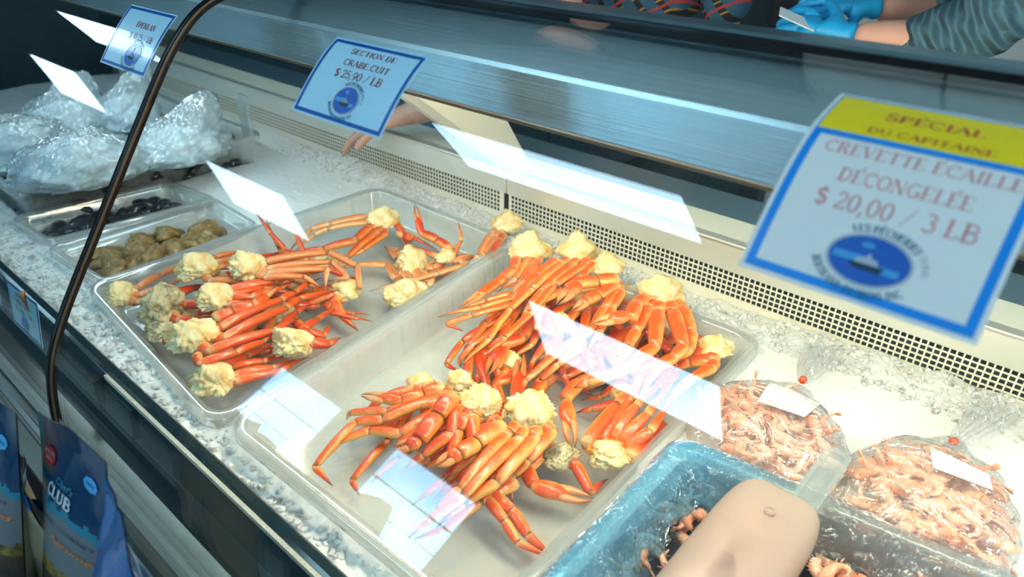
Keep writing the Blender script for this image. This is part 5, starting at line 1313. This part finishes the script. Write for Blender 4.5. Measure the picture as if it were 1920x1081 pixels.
def hand_nodes(wr,dr,pn,sd,curl=.5,s=1.0,spread=.22,fr=.0078):
    """nodes for a palm with five bent fingers; dr finger direction, pn palm normal, sd thumb side"""
    wr=Vector(wr);dr=Vector(dr).normalized();pn=Vector(pn);pn=(pn-dr*pn.dot(dr)).normalized();si=dr.cross(pn)*sd
    N=[(wr,(.026*s,.019*s)),(wr+dr*.035*s,(.030*s,.016*s)),(wr+dr*.060*s,(.031*s,.014*s))];E=[(0,1),(1,2)]
    for k,(o_,L_) in enumerate(((.030,.072),(.010,.080),(-.011,.075),(-.030,.058))):
        b=wr+dr*(.084 if k<3 else .076)*s+si*o_*s;N.append((b,fr*1.05*s));E.append((2,len(N)-1));d=(dr+si*o_*spread*8).normalized();p=b
        for j,f_ in enumerate((.45,.30,.25)):
            d=(d+pn*curl*(.55+.25*j)).normalized();p=p+d*L_*f_*s;N.append((p,fr*s*(1-.10*(j+1))));E.append((len(N)-2,len(N)-1))
    b=wr+dr*.030*s+si*.030*s;N.append((b,.0125*s));E.append((1,len(N)-1));d=(dr*.7+si*.75+pn*.25).normalized();p=b
    for j in range(2):p=p+d*.032*s;d=(d+dr*.3+pn*.2).normalized();N.append((p,(.0105-.002*j)*s));E.append((len(N)-2,len(N)-1))
    return N,E
def head(parent,c,fwd,m_=M['skin']):
    c=Vector(c);fwd=Vector(fwd).normalized();rt=fwd.cross(Vector((0,0,1)));bm=bmesh.new();bmesh.ops.create_icosphere(bm,subdivisions=4,radius=1);V=[]
    for v in bm.verts:
        p=v.co;x=p.x*.076;y=p.y*.095;z=p.z*.115
        if z<0:x*=1-.28*(-p.z);y*=1-.12*(-p.z)
        nose=.020*math.exp(-((p.x/.18)**2+((p.z+.12)/.22)**2))*(1 if p.y>0 else 0);y+=nose
        y-=.008*math.exp(-(((abs(p.x)-.38)/.16)**2+((p.z-.06)/.12)**2))*(1 if p.y>0 else 0)
        y+=.004*math.exp(-((p.x/.3)**2+((p.z+.48)/.08)**2))*(1 if p.y>0 else 0)
        x+=math.copysign(.012*math.exp(-((p.y/.18)**2+((p.z+.02)/.25)**2)),p.x) if abs(p.x)>.85 else 0
        V.append(c+rt*x+fwd*y+Vector((0,0,z)))
    Fc=[tuple(w_.index for w_ in q.verts) for q in bm.faces]
    hv=[c+(v-c)*1.07+Vector((0,0,.006))-fwd*.010 for v in V];keep=[q for q in Fc if all(((V[i]-c).z>.045) or ((V[i]-c).dot(fwd)<-.012 and (V[i]-c).z>-.06) for i in q)]
    o=mesh('head',V,Fc,m_);rel(parent,o);h=mesh('hair',hv,keep,M['hair']);rel(parent,h);h.modifiers.new('s','SOLIDIFY').thickness=.006
    for s_ in(-1,1):
        v,f=tube([c+rt*s_*.029+fwd*.078+Vector((0,0,.007)),c+rt*s_*.029+fwd*.084+Vector((0,0,.007))],[.010,.005],12,flat=1);q=mesh('eye',v,f,M['eye']);rel(parent,q)
    v,f=tube([c+rt*-.024+fwd*.083+Vector((0,0,-.056)),c+fwd*.091+Vector((0,0,-.055)),c+rt*.024+fwd*.083+Vector((0,0,-.056))],[.001,.004,.001],8);q=mesh('mouth',v,f,princ('lips',(.35,.12,.1),.5));rel(parent,q)
    bm.free()
# worker with gloves on the right
w=empty('person',(.08,1.80,ZF),'person in a blue-grey sweater and blue gloves standing behind the counter','person')
def V3(*a):return Vector(a)
WR1=aty(1596,66,1.42);EL1=aty(1830,92,1.46);EL1.z+=.01;WR2=aty(1640,14,1.58);EL2=aty(1800,22,1.80)
body=[(V3(.10,1.82,.12),(.15,.12)),(V3(.09,1.80,.36),(.14,.11)),(V3(.07,1.77,.62),(.17,.12)),(V3(.05,1.75,.74),(.10,.09)),(V3(.045,1.74,.84),.055),(V3(.04,1.73,.90),.05),
      (V3(.06,1.60,.74),.065),(EL1+V3(.05,.05,.16),.050),(EL1,.042),(EL1.lerp(WR1,.5),.036),(WR1,.026),
      (V3(.06,1.95,.74),.065),(EL2+V3(.04,.03,.17),.05),(EL2,.042),(EL2.lerp(WR2,.5),.036),(WR2,.026),
      (V3(.10,1.73,-.05),.085),(V3(.09,1.72,-.42),.058),(V3(.10,1.73,-.80),.04),(V3(.11,1.91,-.05),.085),(V3(.10,1.92,-.42),.058),(V3(.11,1.93,-.80),.04),(V3(.02,1.72,-.83),.035),(V3(.03,1.92,-.83),.035)]
ed=[(0,1),(1,2),(2,3),(3,4),(4,5),(2,6),(6,7),(7,8),(8,9),(9,10),(2,11),(11,12),(12,13),(13,14),(14,15),(0,16),(16,17),(17,18),(0,19),(19,20),(20,21),(18,22),(21,23)]
skin_mesh('body',body,ed,M['skin'],w)
head(w,(.01,1.72,1.0),(-1,-.35,-.35))
sw=[(V3(.10,1.82,.20),(.165,.135)),(V3(.09,1.80,.36),(.16,.13)),(V3(.07,1.77,.60),(.185,.14)),(V3(.05,1.75,.73),(.12,.11)),(V3(.045,1.74,.79),.075),
    (V3(.06,1.60,.74),.085),(EL1+V3(.05,.05,.16),.074),(EL1+V3(.01,0,.03),.072),(EL1.lerp(WR1,.3),.058),(EL1.lerp(WR1,.62),.045),
    (V3(.06,1.95,.74),.085),(EL2+V3(.04,.03,.17),.072),(EL2+V3(0,0,.02),.066),(EL2.lerp(WR2,.5),.05)]
se=[(0,1),(1,2),(2,3),(3,4),(2,5),(5,6),(6,7),(7,8),(8,9),(2,10),(10,11),(11,12),(12,13)]
so_=skin_mesh('sweater',sw,se,M['sweater'],w,sub=3)
for v in so_.data.vertices:      # ridged folds of the pushed-up sleeve
    p=v.co
    if p.x<.02 and p.z<.68 and p.y<1.62:
        v.co+=Vector((-.4,-.8,.2))*(.0055*math.sin(p.z*150+p.x*60+2*noise.noise(p*14)))
tr_=[(V3(.10,1.82,.14),(.15,.125)),(V3(.10,1.73,-.05),.10),(V3(.09,1.72,-.42),.075),(V3(.10,1.73,-.78),.062),(V3(.11,1.91,-.05),.10),(V3(.10,1.92,-.42),.075),(V3(.11,1.93,-.78),.062)]
skin_mesh('trousers',tr_,[(0,1),(1,2),(2,3),(0,4),(4,5),(5,6)],M['trouser'],w)
ap=[];af=[];nu,nv=12,16
for j in range(nv+1):
    for i in range(nu+1):
        u=i/nu*2-1;z=.66-j/nv*1.1;wd=.13+.06*min(1,j/5);ap.append(V3(.10-.185-.02*math.sin(j*.3)+.05*u*u,1.79+u*wd,z))
for j in range(nv):
    for i in range(nu):a=j*(nu+1)+i;af.append((a,a+1,a+nu+2,a+nu+1))
apo=mesh('apron',ap,af,M['apron']);rel(w,apo);apo.modifiers.new('s','SOLIDIFY').thickness=.006
N,E_=hand_nodes(WR1+V3(-.012,0,0),(-1,.05,.10),(.15,.6,-.6),-1,.62,.98,fr=.0105);N.insert(0,(WR1+V3(.012,.0,0),.033));E_=[(a+1,b+1) for a,b in E_]+[(0,1)]
skin_mesh('glove',N,E_,M['glove'],w)
N,E_=hand_nodes(WR2+V3(-.01,-.008,0),(-.75,-.66,.02),(-.5,.2,-.75),1,.5,.98,fr=.0105);N.insert(0,(WR2+V3(.01,.008,0),.033));E_=[(a+1,b+1) for a,b in E_]+[(0,1)]
skin_mesh('glove',N,E_,M['glove'],w)
hb2=aty(1508,42,1.40)
sh=mesh('clear_sheet',*box(-.05,.02,-.018,.018,-.0012,.0012),M['phone'],loc=hb2,smooth=False);sh.rotation_euler=(.3,.35,.5);tag(sh,'small clear plastic slip held in the blue gloved fingers','slip')
# worker reaching into the case
w=empty('person',(-1.02,1.75,ZF),'person in a dark plaid shirt reaching a bare arm into the case','person')
hn_wr=V3(-1.275,1.035,.150)
body=[(V3(-1.02,1.76,.10),(.15,.12)),(V3(-1.02,1.70,.36),(.14,.115)),(V3(-1.03,1.60,.60),(.17,.12)),(V3(-1.05,1.55,.72),(.10,.09)),(V3(-1.07,1.50,.80),.055),(V3(-1.08,1.46,.86),.05),
      (V3(-1.20,1.54,.66),.060),(V3(-1.08,1.42,.46),.050),(V3(-.985,1.30,.315),.044),(V3(-1.10,1.19,.235),.042),(V3(-1.20,1.095,.180),.034),
      (V3(-.84,1.60,.68),.065),(V3(-.79,1.66,.52),.05),(V3(-.79,1.68,.36),.045),(V3(-.82,1.66,.22),.036),(V3(-.85,1.62,.10),.028),
      (V3(-1.10,1.77,-.05),.085),(V3(-1.10,1.76,-.42),.058),(V3(-1.10,1.78,-.80),.04),(V3(-.93,1.77,-.05),.085),(V3(-.93,1.76,-.42),.058),(V3(-.93,1.78,-.80),.04),(V3(-1.1,1.70,-.83),.035),(V3(-.93,1.70,-.83),.035)]
N,E_=hand_nodes(hn_wr,(-.85,-.28,-.42),(-.15,.15,-.95),1,.42,1.0,fr=.0088)
b0=len(body);body+=N;ed2=ed+[(a+b0,b+b0) for a,b in E_]+[(10,b0)]
skin_mesh('body',body,ed2,M['skin'],w)
head(w,(-1.10,1.42,.96),(-.35,-.85,-.5))
sw=[(V3(-1.02,1.76,.16),(.165,.135)),(V3(-1.02,1.70,.36),(.16,.13)),(V3(-1.03,1.60,.60),(.185,.14)),(V3(-1.05,1.55,.72),(.12,.11)),(V3(-1.065,1.51,.77),.07),
    (V3(-1.20,1.54,.66),.078),(V3(-1.10,1.44,.49),.066),(V3(-1.05,1.38,.41),.060),(V3(-.84,1.60,.68),.078),(V3(-.79,1.66,.52),.070),(V3(-.79,1.68,.34),.062)]
skin_mesh('plaid_shirt',sw,[(0,1),(1,2),(2,3),(3,4),(2,5),(5,6),(6,7),(2,8),(8,9),(9,10)],M['plaid'],w)
tr_=[(V3(-1.02,1.76,.12),(.15,.125)),(V3(-1.10,1.77,-.05),.10),(V3(-1.10,1.76,-.42),.075),(V3(-1.10,1.78,-.78),.062),(V3(-.93,1.77,-.05),.10),(V3(-.93,1.76,-.42),.075),(V3(-.93,1.78,-.78),.062)]
skin_mesh('trousers',tr_,[(0,1),(1,2),(2,3),(0,4),(4,5),(5,6)],M['trouser'],w)
# kitchen block far left behind
tag(mesh('kitchen_cabinet',*join(box(-3.6,-2.0,2.0,2.58,ZF,.45),box(-3.62,-1.98,1.97,2.59,.45,.48)),M['dark_metal'],smooth=False),'dark slate kitchen cabinet against the rear wall on the left','cabinet')
# ------------------------------------------------------------------ WORLD, CAMERA
wd=bpy.data.worlds.new('world');scene.world=wd;wd.use_nodes=True;bg=wd.node_tree.nodes['Background'];bg.inputs[0].default_value=(.10,.30,.42,1);bg.inputs[1].default_value=.25
cam=bpy.data.cameras.new('camera');co=bpy.data.objects.new('camera',cam);COL.objects.link(co);scene.camera=co
cam.sensor_width=36;cam.lens=F/1920*36;cam.clip_start=.01
Mx=Matrix([[R[i][j] for j in range(3)]+[C0[i]] for i in range(3)]+[[0,0,0,1]]);co.matrix_world=Mx
cam.dof.use_dof=True;cam.dof.focus_distance=.98;cam.dof.aperture_fstop=5.0
vs=scene.view_settings;vs.view_transform='Standard';vs.look='None';vs.gamma=1;vs.use_curve_mapping=False;vs.exposure=0.0
